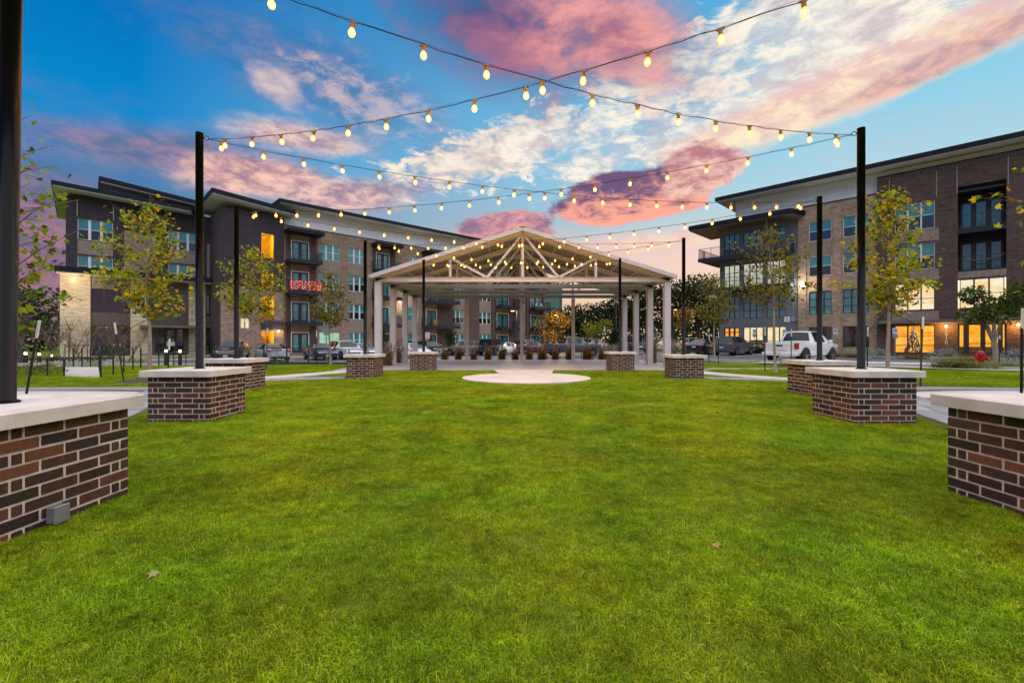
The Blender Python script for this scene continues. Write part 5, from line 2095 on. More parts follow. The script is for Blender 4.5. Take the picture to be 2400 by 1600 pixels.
oak('evergreen_tree', 'small evergreen between the left columns of the pavilion', (1052 - 1200) * 60 / F, 60, 3.8, 1.2, 800, 0.2, [((0.05, 0.085, 0.015), 2), ((0.03, 0.05, 0.012), 2)], 233, zlow=0.12, lobes=9, squash=1.2)
oak('evergreen_tree', 'small evergreen behind the first left pavilion column', (895 - 1200) * 50 / F, 50, 4.0, 1.1, 700, 0.2, [((0.05, 0.085, 0.015), 2), ((0.03, 0.05, 0.012), 2)], 237, zlow=0.15, lobes=8, squash=1.2)
# far-off wood that closes the view
rw_ = random.Random(9)
C, S, K = [], [], []
for _ in range(42000):
    a = rw_.uniform(-1.25, 1.25)
    d = rw_.uniform(105, 135)
    hmax = 7.6 + 2.2 * mnoise.noise(Vector((a * 9, 0.3, 0))) + 1.5 * mnoise.noise(Vector((a * 31, 1.3, 0)))
    C.append((d * sin(a), d * cos(a), -0.6 + hmax * rw_.random() ** 0.8))
    S.append(rw_.uniform(.5, 1.1))
    K.append(pick(rw_, P_OAK))
tag(link('wood', leaves_mesh('wood', C, S, K, TRI, 5, flat=0.2)), 'dark band of far off trees along the horizon', 'trees', kind='stuff')
# fine leaved young oak by the hydrant
X, Y = (2330 - 1200) * 19.4 / F, 19.4
oak('young_oak', 'young small leaved oak with two stakes behind the red hydrant', X, Y, 3.75, 1.2, 2800, 0.115, [((0.07, 0.11, 0.016), 30), ((0.12, 0.15, 0.02), 16), ((0.03, 0.04, 0.012), 14)], 234, zlow=0.36, lobes=12, bark=M_bark)
# evergreen and bare shrubs at the far left
oak('magnolia_tree', 'dark evergreen tree behind the thick left pole', -29.8, 27.5, 5.2, 2.4, 1100, 0.22, [((0.025, 0.045, 0.022), 20), ((0.05, 0.075, 0.035), 14), ((0.10, 0.12, 0.07), 6)], 235, zlow=0.25, lobes=12)


def bare_shrub(label, x, y, h, w, seed, n=46):
    r = random.Random(seed)
    root = thing('crape_myrtle', label, 'shrub', (x, y, gz(x, y)), 0, 'bare crape myrtles by the left wing')
    b = MB()
    for k in range(6):
        a = k * 1.05 + r.uniform(-.3, .3)
        p = Vector((0.06 * cos(a), 0.06 * sin(a), -0.05))
        q = p + Vector((cos(a) * w * .28, sin(a) * w * .28, h * .42))
        e_ = q + Vector((cos(a) * w * .25, sin(a) * w * .25, h * .3))
        b.tube([p, q, e_], [0.03, 0.02, 0.01], 6, caps=False)
        for j in range(n // 6 * 3):
            s = q.lerp(e_, r.random()) if r.random() < .7 else p.lerp(q, r.uniform(.6, 1))
            t = s + Vector((r.gauss(0, w * .17), r.gauss(0, w * .17), r.uniform(.1, h * .38)))
            m_ = s.lerp(t, .5) + Vector((r.gauss(0, .05), r.gauss(0, .05), 0))
            b.tube([s, m_, t], [0.008, 0.005, 0.003], 3, caps=False)
    b.obj('stems', M_twig, root)
    return root


for px, Y, h, w, lab in ((95, 23.5, 3.0, 2.4, 'bare crape myrtle just right of the thick left pole'), (160, 25.0, 3.1, 2.6, 'bare crape myrtle before the lit stone pier'),
                         (205, 26.5, 2.6, 2.2, 'bare crape myrtle before the edge of the stone pier'), (290, 27.5, 2.8, 2.4, 'bare crape myrtle before the first glazed bay')):
    bare_shrub(lab, (px - 1200) * Y / F, Y, h, w, px)
# clipped hedge, low planting
P_HEDGE = [((0.035, 0.07, 0.014), 30), ((0.06, 0.10, 0.02), 16), ((0.02, 0.04, 0.01), 16)]


def hedge(label, p0, p1, h, t, n, seed, pal=P_HEDGE, ls=0.07):
    r = random.Random(seed)
    p0, p1 = Vector(p0), Vector(p1)
    root = thing('hedge', label, 'hedge', (p0.x, p0.y, gz(p0.x, p0.y)))
    d = p1 - p0
    nn = Vector((-d.y, d.x)).normalized()
    C, S, K = [], [], []
    for _ in range(n):
        f = r.random()
        s = r.choice((-1, 1, 0, 0))
        o = s * t / 2 * r.uniform(.85, 1.05) if s else r.uniform(-t / 2, t / 2)
        z = r.uniform(0.02, h) if s else h * r.uniform(.88, 1.04)
        p = d * f + nn * o
        C.append((p.x, p.y, z + gz(p0.x + p.x, p0.y + p.y) - gz(p0.x, p0.y)))
        S.append(ls * r.uniform(.6, 1.4))
        K.append(pick(r, pal))
    tag(link('foliage', leaves_mesh('foliage', C, S, K, OVAL, seed), root), kind='stuff')
    return root


def at(px, Y):
    return ((px - 1200) * Y / F, Y)


hedge('clipped green hedge along the foot of the left wing', at(110, 27.0), at(262, 29.5), 0.62, 0.7, 3200, 81)
hedge('low yellow green planting under the left wing windows', at(270, 29.8), at(345, 31.5), 0.4, 0.6, 900, 82, P_LIME)
mound('shrub', 'low shrub at the left end of the ramp wall', 'shrub', *at(75, 16.0), 0.9, 0.5, 0.32, 420, 0.07, P_DRY, 83)
mound('shrub', 'low shrub beside the ramp handrail foot', 'shrub', *at(110, 17.0), 0.7, 0.5, 0.34, 380, 0.07, P_DRY, 84)
mound('shrub', 'low green shrub by the kerb behind the middle left pedestal', 'shrub', *at(650, 24.5), 0.7, 0.5, 0.4, 420, 0.07, P_HEDGE, 85)
mound('shrub', 'dark green low planting at the foot of the bent plane tree', 'shrub', *at(1855, 19.6), 0.75, 0.5, 0.42, 520, 0.07, P_HEDGE, 86)
mound('shrub', 'dark shrub between the dark parked cars and the pickup', 'shrub', *at(1785, 47.0), 1.1, 0.6, 1.0, 620, 0.12, P_SHRUB, 87)
for px, Y, lab, sd in ((2055, 33.0, 'silvery bush at the corner of the dark brick wall', 1), (2215, 30.2, 'silvery bush under the house number', 2), (2385, 27.2, 'silvery bush by the entrance at the right edge', 3)):
    mound('silver_bush', lab, 'shrub', *at(px, Y), 1.15, 0.6, 0.72, 900, 0.09, P_SILVER, 300 + sd, group='silvery bushes along the right building')
for px, Y, n_, lab, sd, pal, s in ((1960, 37.5, 260, 'long grass bed under the first tan brick windows', 1, P_DRY, 1.2), (2000, 35.5, 260, 'long grass bed under the second tan brick windows', 2, P_DRY, 1.2),
                                   (2140, 31.6, 260, 'long grass before the window with the christmas tree', 3, P_DRY, 1.2), (2265, 28.0, 300, 'lime yellow grass mound left of the entrance', 4, P_LIME, 1.5),
                                   (2300, 27.3, 240, 'lime yellow grass mound behind the hydrant', 5, P_LIME, 1.1),
                                   (2215, 19.4, 260, 'dark tufted grass at the left end of the hydrant bed', 6, P_DRY, 0.7), (2255, 19.2, 260, 'tufted grass left of the hydrant', 7, P_DRY, 0.75),
                                   (2300, 18.9, 260, 'low yellow grass in front of the hydrant', 8, P_LIME, 0.6), (2350, 18.6, 240, 'low yellow grass right of the hydrant', 9, P_LIME, 0.6), (2395, 18.3, 200, 'low yellow grass at the right edge of the picture', 10, P_LIME, 0.6),
                                   (1930, 38.6, 200, 'grass bed left of the first accessible parking sign', 11, P_DRY, 1.1)):
    blades('grass_bed', lab, 'ornamental grass', *at(px, Y), s, 0.5 if pal is not P_LIME else 0.42, n_, pal, 400 + sd, 'grass mounds along the right side', spread=0.9, wide=0.014)
# mulch rings round the staked trees
for x, y, r_ in ((-10.7, 13.4, 1.0), (-11.4, 20.0, 0.9), (12.0, 27.0, 1.25), (10.6, 12.8, 1.0), (9.15, 6.9, 0.9), (-8.2, 7.4, 0.9), (X, 19.4, 1.3)):
    b = MB()
    n = 26
    vs = [(x, y, gz(x, y) + 0.09)]
    for rr_, z in ((0.55, 0.07), (1.0, -0.03)):
        for k in range(n):
            a = 2 * pi * k / n
            q = r_ * rr_ * (1 + 0.08 * sin(3 * a + x))
            vs.append((x + q * cos(a), y + q * sin(a), gz(x, y) + z))
    b.add(vs, [(0, 1 + k, 1 + (k + 1) % n) for k in range(n)] + [(1 + k, 1 + n + k, 1 + n + (k + 1) % n, 1 + (k + 1) % n) for k in range(n)])
    tag(b.obj('mulch_bed', M_mulch, smooth=True), kind='structure')
# fallen leaves on the lawn
LV = []
rl = random.Random(77)
shape = [(px_, py_, 0.10 * abs(px_) + 0.05 * py_ * py_) for px_, py_ in LOBED]
for c_i, c_ in enumerate(((0.30, 0.20, 0.05), (0.10, 0.055, 0.03), (0.24, 0.22, 0.06))):
    me = bpy.data.meshes.new('fallen_leaf')
    me.from_pydata(shape, [], [tuple(range(len(shape)))])
    me.materials.append(mat('dry_leaf_%d' % c_i, c_, 0.8, vary=0.3, vscale=8))
    LV.append(me)
cnt = 0
for k in range(42):
    Y = rl.uniform(2.2, 13)
    X_ = rl.uniform(-0.95, 0.95) * Y
    if bare(X_, Y, 0.1):
        continue
    o = link('fallen_leaf', LV[rl.choice((0, 1, 1, 2))], None, (X_, Y, gz(X_, Y) + 0.035), (rl.uniform(-.5, .5), rl.uniform(-.5, .5), rl.uniform(0, 6)))
    s = rl.uniform(.03, .065)
    o.scale = (s, s, s)
    tag(o, 'small dry leaf fallen on the lawn', 'leaf', 'fallen leaves scattered on the lawn')
# ------------------------------------------------------------------ vehicles
M_tyre = mat('tyre', (0.018, 0.018, 0.019), 0.85)
M_rim = mat('alloy_rim', (0.45, 0.46, 0.48), 0.3, metal=0.9)
M_well = mat('wheel_well', (0.008, 0.008, 0.009), 0.9)
M_plastic = mat('car_plastic', (0.02, 0.02, 0.022), 0.6)
G_car = mat('car_glass', (0.008, 0.012, 0.016), 0.06, spec=0.4)
M_tail = mat('tail_lamp', (0.42, 0.01, 0.012), 0.2, coat=0.6)
M_head = mat('head_lamp', (0.55, 0.57, 0.6), 0.15, coat=0.8)
M_chrome = mat('chrome', (0.6, 0.6, 0.62), 0.18, metal=1.0)
M_plate = mat('number_plate', (0.6, 0.6, 0.62), 0.5)
M_seat = mat('car_interior', (0.03, 0.03, 0.032), 0.9)


def paint(name, c):
    return mat('paint_' + name, c, 0.28, vary=0.03, coat=0.9)


# stations: x (front +), belt z, roof z, half width at belt, half width at roof
CARS = {
    'sedan': dict(L=4.7, W=1.84, wb=2.75, r=0.33, st=[(2.35, .62, .62, .62, .60), (2.2, .72, .72, .80, .74), (1.55, .88, .88, .88, .80), (0.95, .95, .955, .90, .78),
                                                      (0.25, .96, 1.36, .91, .60), (-0.25, .96, 1.43, .91, .62), (-0.95, .96, 1.38, .91, .60), (-1.65, .98, 1.02, .90, .74),
                                                      (-2.15, 1.0, 1.0, .86, .78), (-2.32, .92, .92, .78, .72)], wind=(3, 4), rear=(6, 7), base=0.24),
    'suv': dict(L=4.8, W=1.92, wb=2.85, r=0.37, st=[(2.4, .72, .72, .70, .66), (2.28, .88, .88, .86, .80), (1.45, 1.04, 1.04, .93, .84), (1.0, 1.08, 1.09, .94, .82),
                                                    (0.35, 1.09, 1.58, .95, .66), (-0.3, 1.09, 1.68, .95, .68), (-1.4, 1.10, 1.66, .95, .68), (-2.0, 1.10, 1.58, .94, .66),
                                                    (-2.34, 1.08, 1.10, .90, .82), (-2.42, .90, .90, .84, .80)], wind=(3, 4), rear=(7, 8), base=0.30),
    'boxy': dict(L=4.5, W=1.9, wb=2.9, r=0.41, st=[(2.2, .85, .85, .72, .70), (2.15, 1.08, 1.08, .80, .76), (1.2, 1.14, 1.14, .84, .78), (0.95, 1.16, 1.17, .86, .78),
                                                   (0.72, 1.16, 1.80, .88, .74), (-0.3, 1.16, 1.86, .88, .76), (-1.3, 1.16, 1.85, .88, .76), (-2.05, 1.16, 1.82, .88, .75),
                                                   (-2.15, 1.14, 1.16, .87, .80), (-2.18, .9, .9, .85, .8)], wind=(3, 4), rear=(7, 8), base=0.42),
    'pickup': dict(L=5.4, W=1.91, wb=3.3, r=0.40, st=[(2.7, .80, .80, .74, .70), (2.58, 1.0, 1.0, .86, .80), (1.75, 1.12, 1.12, .92, .84), (1.35, 1.15, 1.16, .93, .82),
                                                      (0.75, 1.15, 1.70, .93, .66), (0.2, 1.15, 1.78, .93, .68), (-0.55, 1.15, 1.76, .93, .67), (-0.80, 1.15, 1.17, .93, .84),
                                                      (-2.55, 1.15, 1.15, .93, .90), (-2.65, 1.14, 1.14, .92, .90)], wind=(3, 4), rear=(6, 7), base=0.42),
}


def car(kind, colour, label, cat, x, y, heading, scale=1.0, dz=0.0, lettering=None, group='parked cars'):
    """heading: angle of the nose in plan, degrees from +x"""
    S = CARS[kind]
    root = thing('pickup_truck' if kind == 'pickup' else 'parked_car', label, cat, (x, y, gz(x, y) + 0.06 + dz), radians(heading), group)
    root.scale = (scale,) * 3
    st = S['st']
    zb = S['base']
    rings = []
    for i, (xx, zbelt, zroof, wb, wr) in enumerate(st):
        f = 1.0 - 0.10 * (abs(xx) / (S['L'] / 2)) ** 6
        half = [(wb * 0.90 * f, zb), (wb * 1.0 * f, zb + 0.22), (wb * 1.015 * f, (zb + zbelt) * 0.56), (wb * 0.985, zbelt), (wr, zroof), (wr * 0.55, zroof + 0.035 if zroof > zbelt + .05 else zroof + 0.012)]
        ring = [(xx, -w, z) for w, z in half] + [(xx, 0, half[-1][1] + 0.008)] + [(xx, w, z) for w, z in reversed(half)]
        rings.append(ring)
    n = len(rings[0])
    body, glassm = MB(), MB()
    cabin = (S['wind'][0], S['rear'][1])
    for i in range(len(st) - 1):
        for k in range(n - 1):
            q = (rings[i][k], rings[i][k + 1], rings[i + 1][k + 1], rings[i + 1][k])
            side_row = k in (3, n - 5)
            top_row = k in (4, 5, 6, 7)
            isg = False
            if side_row and S['wind'][1] <= i < S['rear'][0]:
                isg = True
            if top_row and (i == S['wind'][0] or i == S['rear'][0]):
                isg = True
            if side_row and i in (S['wind'][0], S['rear'][0]):
                # triangular pillar zone: body colour
                isg = False
            if isg and kind == 'pickup' and top_row and i == S['rear'][0]:
                body.quad(*q)
                c = Vector(((st[i][0] + st[i + 1][0]) / 2, 0, (st[i][2] + st[i + 1][2]) / 2 + 0.02))
                glassm.quad(*[tuple(c + Vector(((p[0] - c.x) * 0.8 - 0.016, (p[1] - c.y) * 0.86, (p[2] - c.z) * 0.78))) for p in q])
            elif isg:
                c = Vector((sum(p[0] for p in q) / 4, sum(p[1] for p in q) / 4, sum(p[2] for p in q) / 4))
                sh = 0.93 if side_row else 0.965
                qi = [tuple(c + (Vector(p) - c) * (sh if side_row else 1.0)) for p in q]
                glassm.quad(*qi)
                if side_row:
                    # window surround
                    for a in range(4):
                        b2 = (a + 1) % 4
                        body.quad(q[a], q[b2], qi[b2], qi[a])
            else:
                body.quad(*q)
    body.add(rings[0], [tuple(range(n))])
    body.add(rings[-1], [tuple(range(n - 1, -1, -1))])
    bo = body.obj('body', colour, root, smooth=False)
    bm = bmesh.new()
    bm.from_mesh(bo.data)
    bmesh.ops.remove_doubles(bm, verts=bm.verts, dist=0.0005)
    bmesh.ops.recalc_face_normals(bm, faces=bm.faces)
    for f in bm.faces:
        f.smooth = True
    for e_ in bm.edges:
        if len(e_.link_faces) == 2 and e_.calc_face_angle(0) > radians(38):
            e_.smooth = False
    bm.to_mesh(bo.data)
    bm.free()
    glassm.obj('windows', G_car, root)
    b = MB()
    b.box(-1.3 if kind != 'pickup' else -0.5, 0.9, -0.62, 0.62, zb + 0.1, st[4][1] + 0.08)
    for sx in (0.15, -0.85) if kind != 'pickup' else (0.2,):
        for sy in (-0.36, 0.36):
            b.bevbox(sx - .08, sx + .08, sy - .2, sy + .2, st[4][1] - .1, st[4][1] + 0.34, 0.04)
    b.obj('seats', M_seat, root)
    # wheels
    rw = S['r']
    for sx in (S['wb'] / 2, -S['wb'] / 2):
        for sy in (-1, 1):
            yo = sy * (S['W'] / 2 - 0.01)
            w = MB()
            ang = [(rw * 1.17 * cos(a), rw * 1.17 * sin(a)) for a in np.linspace(-0.25, pi + 0.25, 15)]
            vs = [(sx + p, yo + sy * 0.012, rw + q * 1.02) for p, q in ang]
            vs2 = [(sx + p, yo - sy * 0.22, rw + q * 1.02) for p, q in ang]
            w.add(vs + vs2, [tuple(range(15)), tuple(range(29, 14, -1))] + [(k, k + 15, k + 16, k + 1) for k in range(14)])
            w.obj('wheel_arch', M_well, root)
            t = MB()
            prof = [(rw * .66, .10), (rw * .93, .11), (rw, .07), (rw, -.07), (rw * .93, -.11), (rw * .66, -.10)]
            vs, fs = [], []
            m = 20
            for pr, py in prof:
                for k in range(m):
                    a = 2 * pi * k / m
                    vs.append((sx + pr * cos(a), yo - sy * 0.07 + py, rw + pr * sin(a)))
            for i in range(len(prof) - 1):
                for k in range(m):
                    fs.append((i * m + k, i * m + (k + 1) % m, (i + 1) * m + (k + 1) % m, (i + 1) * m + k))
            t.add(vs, fs)
            wh = t.obj('wheel', M_tyre, root)
            rm = MB()
            yf = yo + sy * 0.025
            rm.add([(sx + rw * .68 * cos(2 * pi * k / m), yf - sy * .03, rw + rw * .68 * sin(2 * pi * k / m)) for k in range(m)], [tuple(range(m))], 1)
            for k in range(5):
                a = 2 * pi * k / 5 + 0.3
                rm.bar((sx, yf - sy * .004, rw), (sx + rw * .64 * cos(a), yf - sy * .004, rw + rw * .64 * sin(a)), 0.02, 0.07)
            rm.obj('rim', [M_rim, M_well], wh)
    xf, xr = st[0][0], st[-1][0]
    wbF, wbR = st[1][3], st[-2][3]
    for sy in (-1, 1):
        b = MB()
        z = st[1][1]
        b.bevbox(xf - 0.26, xf - 0.06, *sorted((sy * wbF * 0.62, sy * wbF * 1.0)), z - 0.12, z - 0.01, 0.02)
        b.obj('headlight', M_head, root)
        b = MB()
        z = st[-2][1]
        if kind == 'pickup':
            b.bevbox(xr - 0.02, xr + 0.16, *sorted((sy * 0.76, sy * 0.945)), z - 0.36, z - 0.04, 0.015)
        else:
            b.bevbox(xr - 0.015, xr + 0.26, *sorted((sy * wbR * 0.52, sy * wbR * 1.01)), z - 0.20, z - 0.06, 0.02)
        b.obj('tail_light', M_tail, root)
        b = MB()
        mx = st[S['wind'][0]][0] - 0.15
        b.bevbox(mx - .09, mx + .06, *sorted((sy * 0.94, sy * 1.10)), st[3][1] + 0.0, st[3][1] + 0.15, 0.03)
        b.obj('mirror', colour, root)
    b = MB()
    b.bevbox(xf - 0.05, xf + 0.03, -0.5, 0.5, zb + 0.14, zb + 0.34, 0.02)
    b.obj('grille', M_plastic, root)
    b = MB()
    if kind == 'pickup':
        b.bevbox(xr - 0.16, xr - 0.01, -0.9, 0.9, zb + 0.02, zb + 0.20, 0.03)
        b.obj('bumper', colour, root)
        b = MB()
        b.box(xr - 0.012, xr - 0.004, -0.52, 0.52, zb + 0.205, zb + 0.26)
        b.obj('bumper_step', M_plastic, root)
        b = MB()
        b.box(-2.5, -0.85, -0.78, 0.78, 1.165, 1.172)
        b.obj('bed', M_plastic, root)
        b = MB()
        b.bevbox(xr - 0.025, xr + 0.01, -0.75, 0.75, 0.62, 1.12, 0.012)
        tg = b.obj('tailgate', colour, root)
        b = MB()
        b.box(xr - 0.034, xr - 0.026, -0.17, 0.17, 0.93, 1.02)
        b.obj('tailgate_handle', M_plastic, tg)
    else:
        b.bevbox(xr - 0.05, xr + 0.06, -0.72, 0.72, zb + 0.02, zb + 0.16, 0.02)
        b.obj('bumper', M_plastic, root)
    b = MB()
    zp = (zb + 0.06 if kind == 'pickup' else st[-1][1] - 0.24)
    xp = xr - (0.165 if kind == 'pickup' else 0.012)
    b.box(xp - 0.006, xp, -0.16, 0.16, zp, zp + 0.13)
    b.obj('number_plate', M_plate, root)
    b = MB()
    b.box(xf + 0.031, xf + 0.037, -0.16, 0.16, zb + 0.1, zb + 0.23)
    b.obj('number_plate', M_plate, root)
    if lettering:
        text(lettering[0], lettering[1], lettering[2], root, (xr - 0.03, 0, lettering[3]), (radians(90), 0, radians(-90)), 'lettering')
    return root


PB, PW, PS = paint('black', (0.012, 0.013, 0.016)), paint('white', (0.70, 0.71, 0.74)), paint('silver', (0.40, 0.42, 0.46))
PN, PBR, PG, PM = paint('navy', (0.015, 0.03, 0.09)), paint('bronze', (0.16, 0.12, 0.08)), paint('graphite', (0.06, 0.065, 0.075)), paint('maroon', (0.10, 0.012, 0.02))
PT = paint('steel_blue', (0.05, 0.12, 0.16))


def put(px, d, kind, colour, label, cat, heading, **kw):
    return car(kind, colour, label, cat, (px - 1200) * d / F, d, heading, **kw)


hl = math.degrees(atan2(LN.y, LN.x))          # nose out of the left building
put(545, 38.5, 'suv', PB, 'black suv parked behind the pole of the half hidden left pedestal', 'car', -70)
put(634, 38.5, 'sedan', PS, 'silver sedan seen from behind under the lit stair tower', 'car', 136)
put(750, 41.0, 'sedan', PN, 'dark navy sedan facing out before the ground floor doors', 'car', -50)
put(808, 42.5, 'suv', PW, 'white suv with dark grille beside the navy sedan', 'car', -48)
put(850, 44.5, 'sedan', PW, 'white sedan half hidden by the small left pedestal pole', 'car', -48)
put(968, 46.5, 'sedan', PW, 'white sedan seen between the left pavilion columns', 'car', -48)
put(1008, 52.0, 'suv', PB, 'black suv behind the left pole in front of the pavilion', 'car', -50)
put(1085, 53.5, 'suv', PBR, 'bronze suv behind the left back column of the pavilion', 'car', 178)
put(1113, 56.5, 'suv', PM, 'maroon suv just right of the left back column', 'car', 60)
put(1155, 53.0, 'boxy', PB, 'black boxy off roader with spare wheel behind the pavilion', 'car', 70)
put(1192, 54.5, 'sedan', PW, 'white sedan with red tail lamps behind the middle of the pavilion', 'car', 40)
put(1250, 55.0, 'sedan', PM, 'dark red car right of the middle back column', 'car', 20)
put(1246, 60.5, 'suv', PG, 'graphite car beside the dark red car at the end of the apartments', 'car', 30)
put(1341, 41.5, 'pickup', PG, 'dark grey pickup parked side on behind the pavilion', 'pickup', 2, scale=1.0)
put(1292, 66, 'sedan', PT, 'small blue grey car under the orange lit tree', 'car', 100)
put(1393, 64, 'suv', PS, 'small silver car in the distance right of the dark pickup', 'car', -60)
put(1484, 47.5, 'boxy', PT, 'tall steel blue off roader between the right pavilion columns', 'car', 95)
put(1553, 62, 'sedan', PW, 'white car far off behind the outer right pavilion column', 'car', 175)
put(1608, 64, 'suv', PS, 'pale car far off left of the dark sedan', 'car', 160)
put(1645, 43.5, 'sedan', PB, 'black sedan seen from behind left of the dark suv', 'car', 50)
put(1720, 41.5, 'suv', PG, 'dark suv with pale lower trim parked before the lit shop windows', 'car', 40)
put(1775, 49.0, 'sedan', PB, 'black car parked behind the bent plane tree at the grey corner', 'car', -128)
tr_ = put(1880, 25.6, 'pickup', PW, 'white pickup truck seen from behind on the right', 'pickup', 34, scale=0.96, dz=-0.02,
          lettering=('T A C O M A', 0.125, M_galv, 0.70))
# spare wheel on the boxy car
for o in list(bpy.data.objects):
    if o.get('label', '').startswith('black boxy off roader'):
        b = MB()
        prof = [(0.22, 0.0), (0.34, 0.02), (0.37, 0.08), (0.37, 0.16), (0.3, 0.2), (0.0, 0.2)]
        vs, fs = [], []
        m = 18
        for pr, dx_ in prof:
            for k in range(m):
                a = 2 * pi * k / m
                vs.append((-2.18 - dx_, pr * cos(a), 1.05 + pr * sin(a)))
        for i in range(len(prof) - 1):
            for k in range(m):
                fs.append((i * m + k, i * m + (k + 1) % m, (i + 1) * m + (k + 1) % m, (i + 1) * m + k))
        b.add(vs, fs)
        b.obj('spare_wheel', M_tyre, o)
# ------------------------------------------------------------------ street furniture and small things
M_stake = mat('stake_green', (0.012, 0.022, 0.018), 0.5, vary=0.2)
M_cup = mat('stake_cap_white', (0.66, 0.66, 0.66), 0.5)


def stake(label, x, y, h, tilt=(0, 0), cap=0.32):
    root = thing('tree_stake', label, 'stake', (x, y, gz(x, y) - 0.03), 0, 'metal stakes beside the young trees')
    root.rotation_euler = (tilt[0], tilt[1], R.uniform(0, 1))
    b = MB()
    b.box(-0.018, 0.018, -0.004, 0.004, 0, h - cap * .9)
    b.box(-0.004, 0.004, 0.0045, 0.03, 0, h - cap * .9)
    for k in range(int(h / 0.06)):
        b.box(-0.01, 0.01, -0.009, -0.0045, 0.05 + k * 0.06, 0.07 + k * 0.06) if 0.07 + k * .06 < h - cap else None
    b.obj('post', M_stake, root)
    b = MB()
    b.lathe([(0.024, h - cap), (0.024, h), (0.018, h + 0.006)], n=10)
    b.obj('cap', M_cup, root)
    return root


def strap(label, pts):
    root = thing('tree_strap', label, 'strap', (0, 0, 0), 0, 'straps between stakes and trunks')
    b = MB()
    b.tube(pts, 0.009, 5)
    b.obj('band', M_rubber, root)


tp = {'a': (-8.2, 7.4), 'b': (-10.7, 13.4), 'c': (-11.4, 20.0), 'd': (-9.6, 24.0), 'e': (12.0, 27.0), 'f': (9.95, 17.2), 'g': (10.6, 12.8), 'h': (9.15, 6.9)}
stake('leaning stake with white cap close right of the thick left pole', *at(56, 8.3), 1.6, (0, 0.13))
stake('leaning stake before the yellow tree, left of it', *at(291, 12.9), 1.75, (0, -0.12))
stake('thin stake right of the yellow plane tree', *at(392, 13.2), 1.3, (0, 0.05))
stake('stake right of the tree before the stair tower', *at(624, 18.8), 1.75, (0, 0.03))
stake('stake between the dark navy sedan and the white suv', *at(742, 22.8), 1.75, (0, 0.0))
stake('left stake of the plane tree before the black sedan', *at(1662, 26.3), 1.65)
stake('right stake of the plane tree before the dark suv', *at(1684, 24.6), 1.75)
stake('stake before the grey corner, left of the bent tree', *at(1793, 17.6), 1.75)
stake('stake standing in front of the white pickup tailgate', *at(1855, 20.5), 1.75)
stake('stake just right of the tall right pole', *at(2034, 15.4), 1.7, (0, 0.0))
stake('leaning stake right of the tall right pedestal', *at(2158, 11.9), 1.85, (0, 0.07))
stake('big leaning stake at the right edge with a bent white cap', *at(2396, 7.6), 1.75, (0, -0.10))
stake('left stake of the young oak by the hydrant', *at(2325, 19.9), 1.3, (0, 0), 0.14)
stake('right stake of the young oak by the hydrant', *at(2343, 18.8), 1.45, (0, 0), 0.14)
strap('black strap from the stake to the trunk of the tree before the stair tower', [(-11.4, 20.0, 1.7), (-10.75, 19.4, 1.35), (-10.2, 18.8, 1.2)])
strap('black strap tied left of the trunk before the stair tower', [(-11.4, 20.0, 1.7), (-12.2, 20.6, 1.35)])
strap('black strap from the trunk to the stake right of the tall right pole', [(10.6, 12.8, 2.05), (11.2, 14.0, 1.75), (12.03, 15.4, 1.45)])
strap('black strap from the trunk to the leaning stake right of the tall right pedestal', [(10.6, 12.8, 2.05), (10.62, 12.3, 1.8), (10.66, 11.95, 1.6)])
strap('black strap from the leaning left stake to the yellow tree', [(-10.7, 13.4, 1.85), (-10.9, 13.1, 1.6), (-11.2, 12.95, 1.35)])

# fence of dark steel posts between lawn and car park
fen = thing('fence', 'low dark steel rail fence between the lawn and the left parked cars', 'fence', (0, 0, 0))
p0, p1 = Vector(at(503, 25.2)), Vector(at(905, 30.5))
n = 9
for k in range(n):
    p = p0.lerp(p1, k / (n - 1))
    b = MB()
    b.box(p.x - .03, p.x + .03, p.y - .03, p.y + .03, gz(p.x, p.y) - .1, gz(p.x, p.y) + 1.02)
    b.obj('post', M_blackmetal, fen)
for z, h in ((1.0, 0.05), (0.10, 0.14)):
    for k in range(n - 1):
        a, c = p0.lerp(p1, k / (n - 1)), p0.lerp(p1, (k + 1) / (n - 1))
        b = MB()
        b.bar((a.x, a.y, gz(a.x, a.y) + z), (c.x, c.y, gz(c.x, c.y) + z), 0.05, h)
        b.obj('rail', M_blackmetal, fen)
# ramp with handrails at the left
rp = thing('ramp', 'short pale concrete ramp with dark handrails on the left lawn', 'ramp', (0, 0, 0))
q0, q1 = at(150, 15.2), at(236, 14.6)
r0, r1 = at(152, 20.0), at(232, 20.0)
b = MB()
b.add([(q0[0], q0[1], gz(*q0) + .03), (q1[0], q1[1], gz(*q1) + .03), (r1[0], r1[1], gz(*r1) + .06), (r0[0], r0[1], gz(*r0) + .06),
       (q0[0], q0[1], gz(*q0) - .1), (q1[0], q1[1], gz(*q1) - .1), (r1[0], r1[1], gz(*r1) - .1), (r0[0], r0[1], gz(*r0) - .1)],
      [(0, 1, 2, 3), (0, 4, 5, 1), (1, 5, 6, 2), (2, 6, 7, 3), (3, 7, 4, 0)])
b.obj('slab', M_conc, rp)
for (a, c) in ((q0, r0), (q1, r1)):
    A_, B_ = Vector((a[0], a[1], gz(*a))), Vector((c[0], c[1], gz(*c)))
    b = MB()
    b.tube([A_ + Vector((0, 0, .55)), B_ + Vector((0, 0, 1.0))], 0.024, 7)
    b.tube([A_ + Vector((0, 0, .18)), B_ + Vector((0, 0, .62))], 0.018, 7)
    b.obj('handrail', M_blackmetal, rp)
    for k in range(9):
        p = A_.lerp(B_, k / 8)
        b = MB()
        b.box(p.x - .016, p.x + .016, p.y - .016, p.y + .016, p.z, p.z + .55 + .45 * k / 8)
        b.obj('baluster', M_blackmetal, rp)
ends = [(at(0, 16.0), q0), (q1, at(330, 20.0)), (at(330, 20.0), at(460, 29.0)), (r0, r1)]
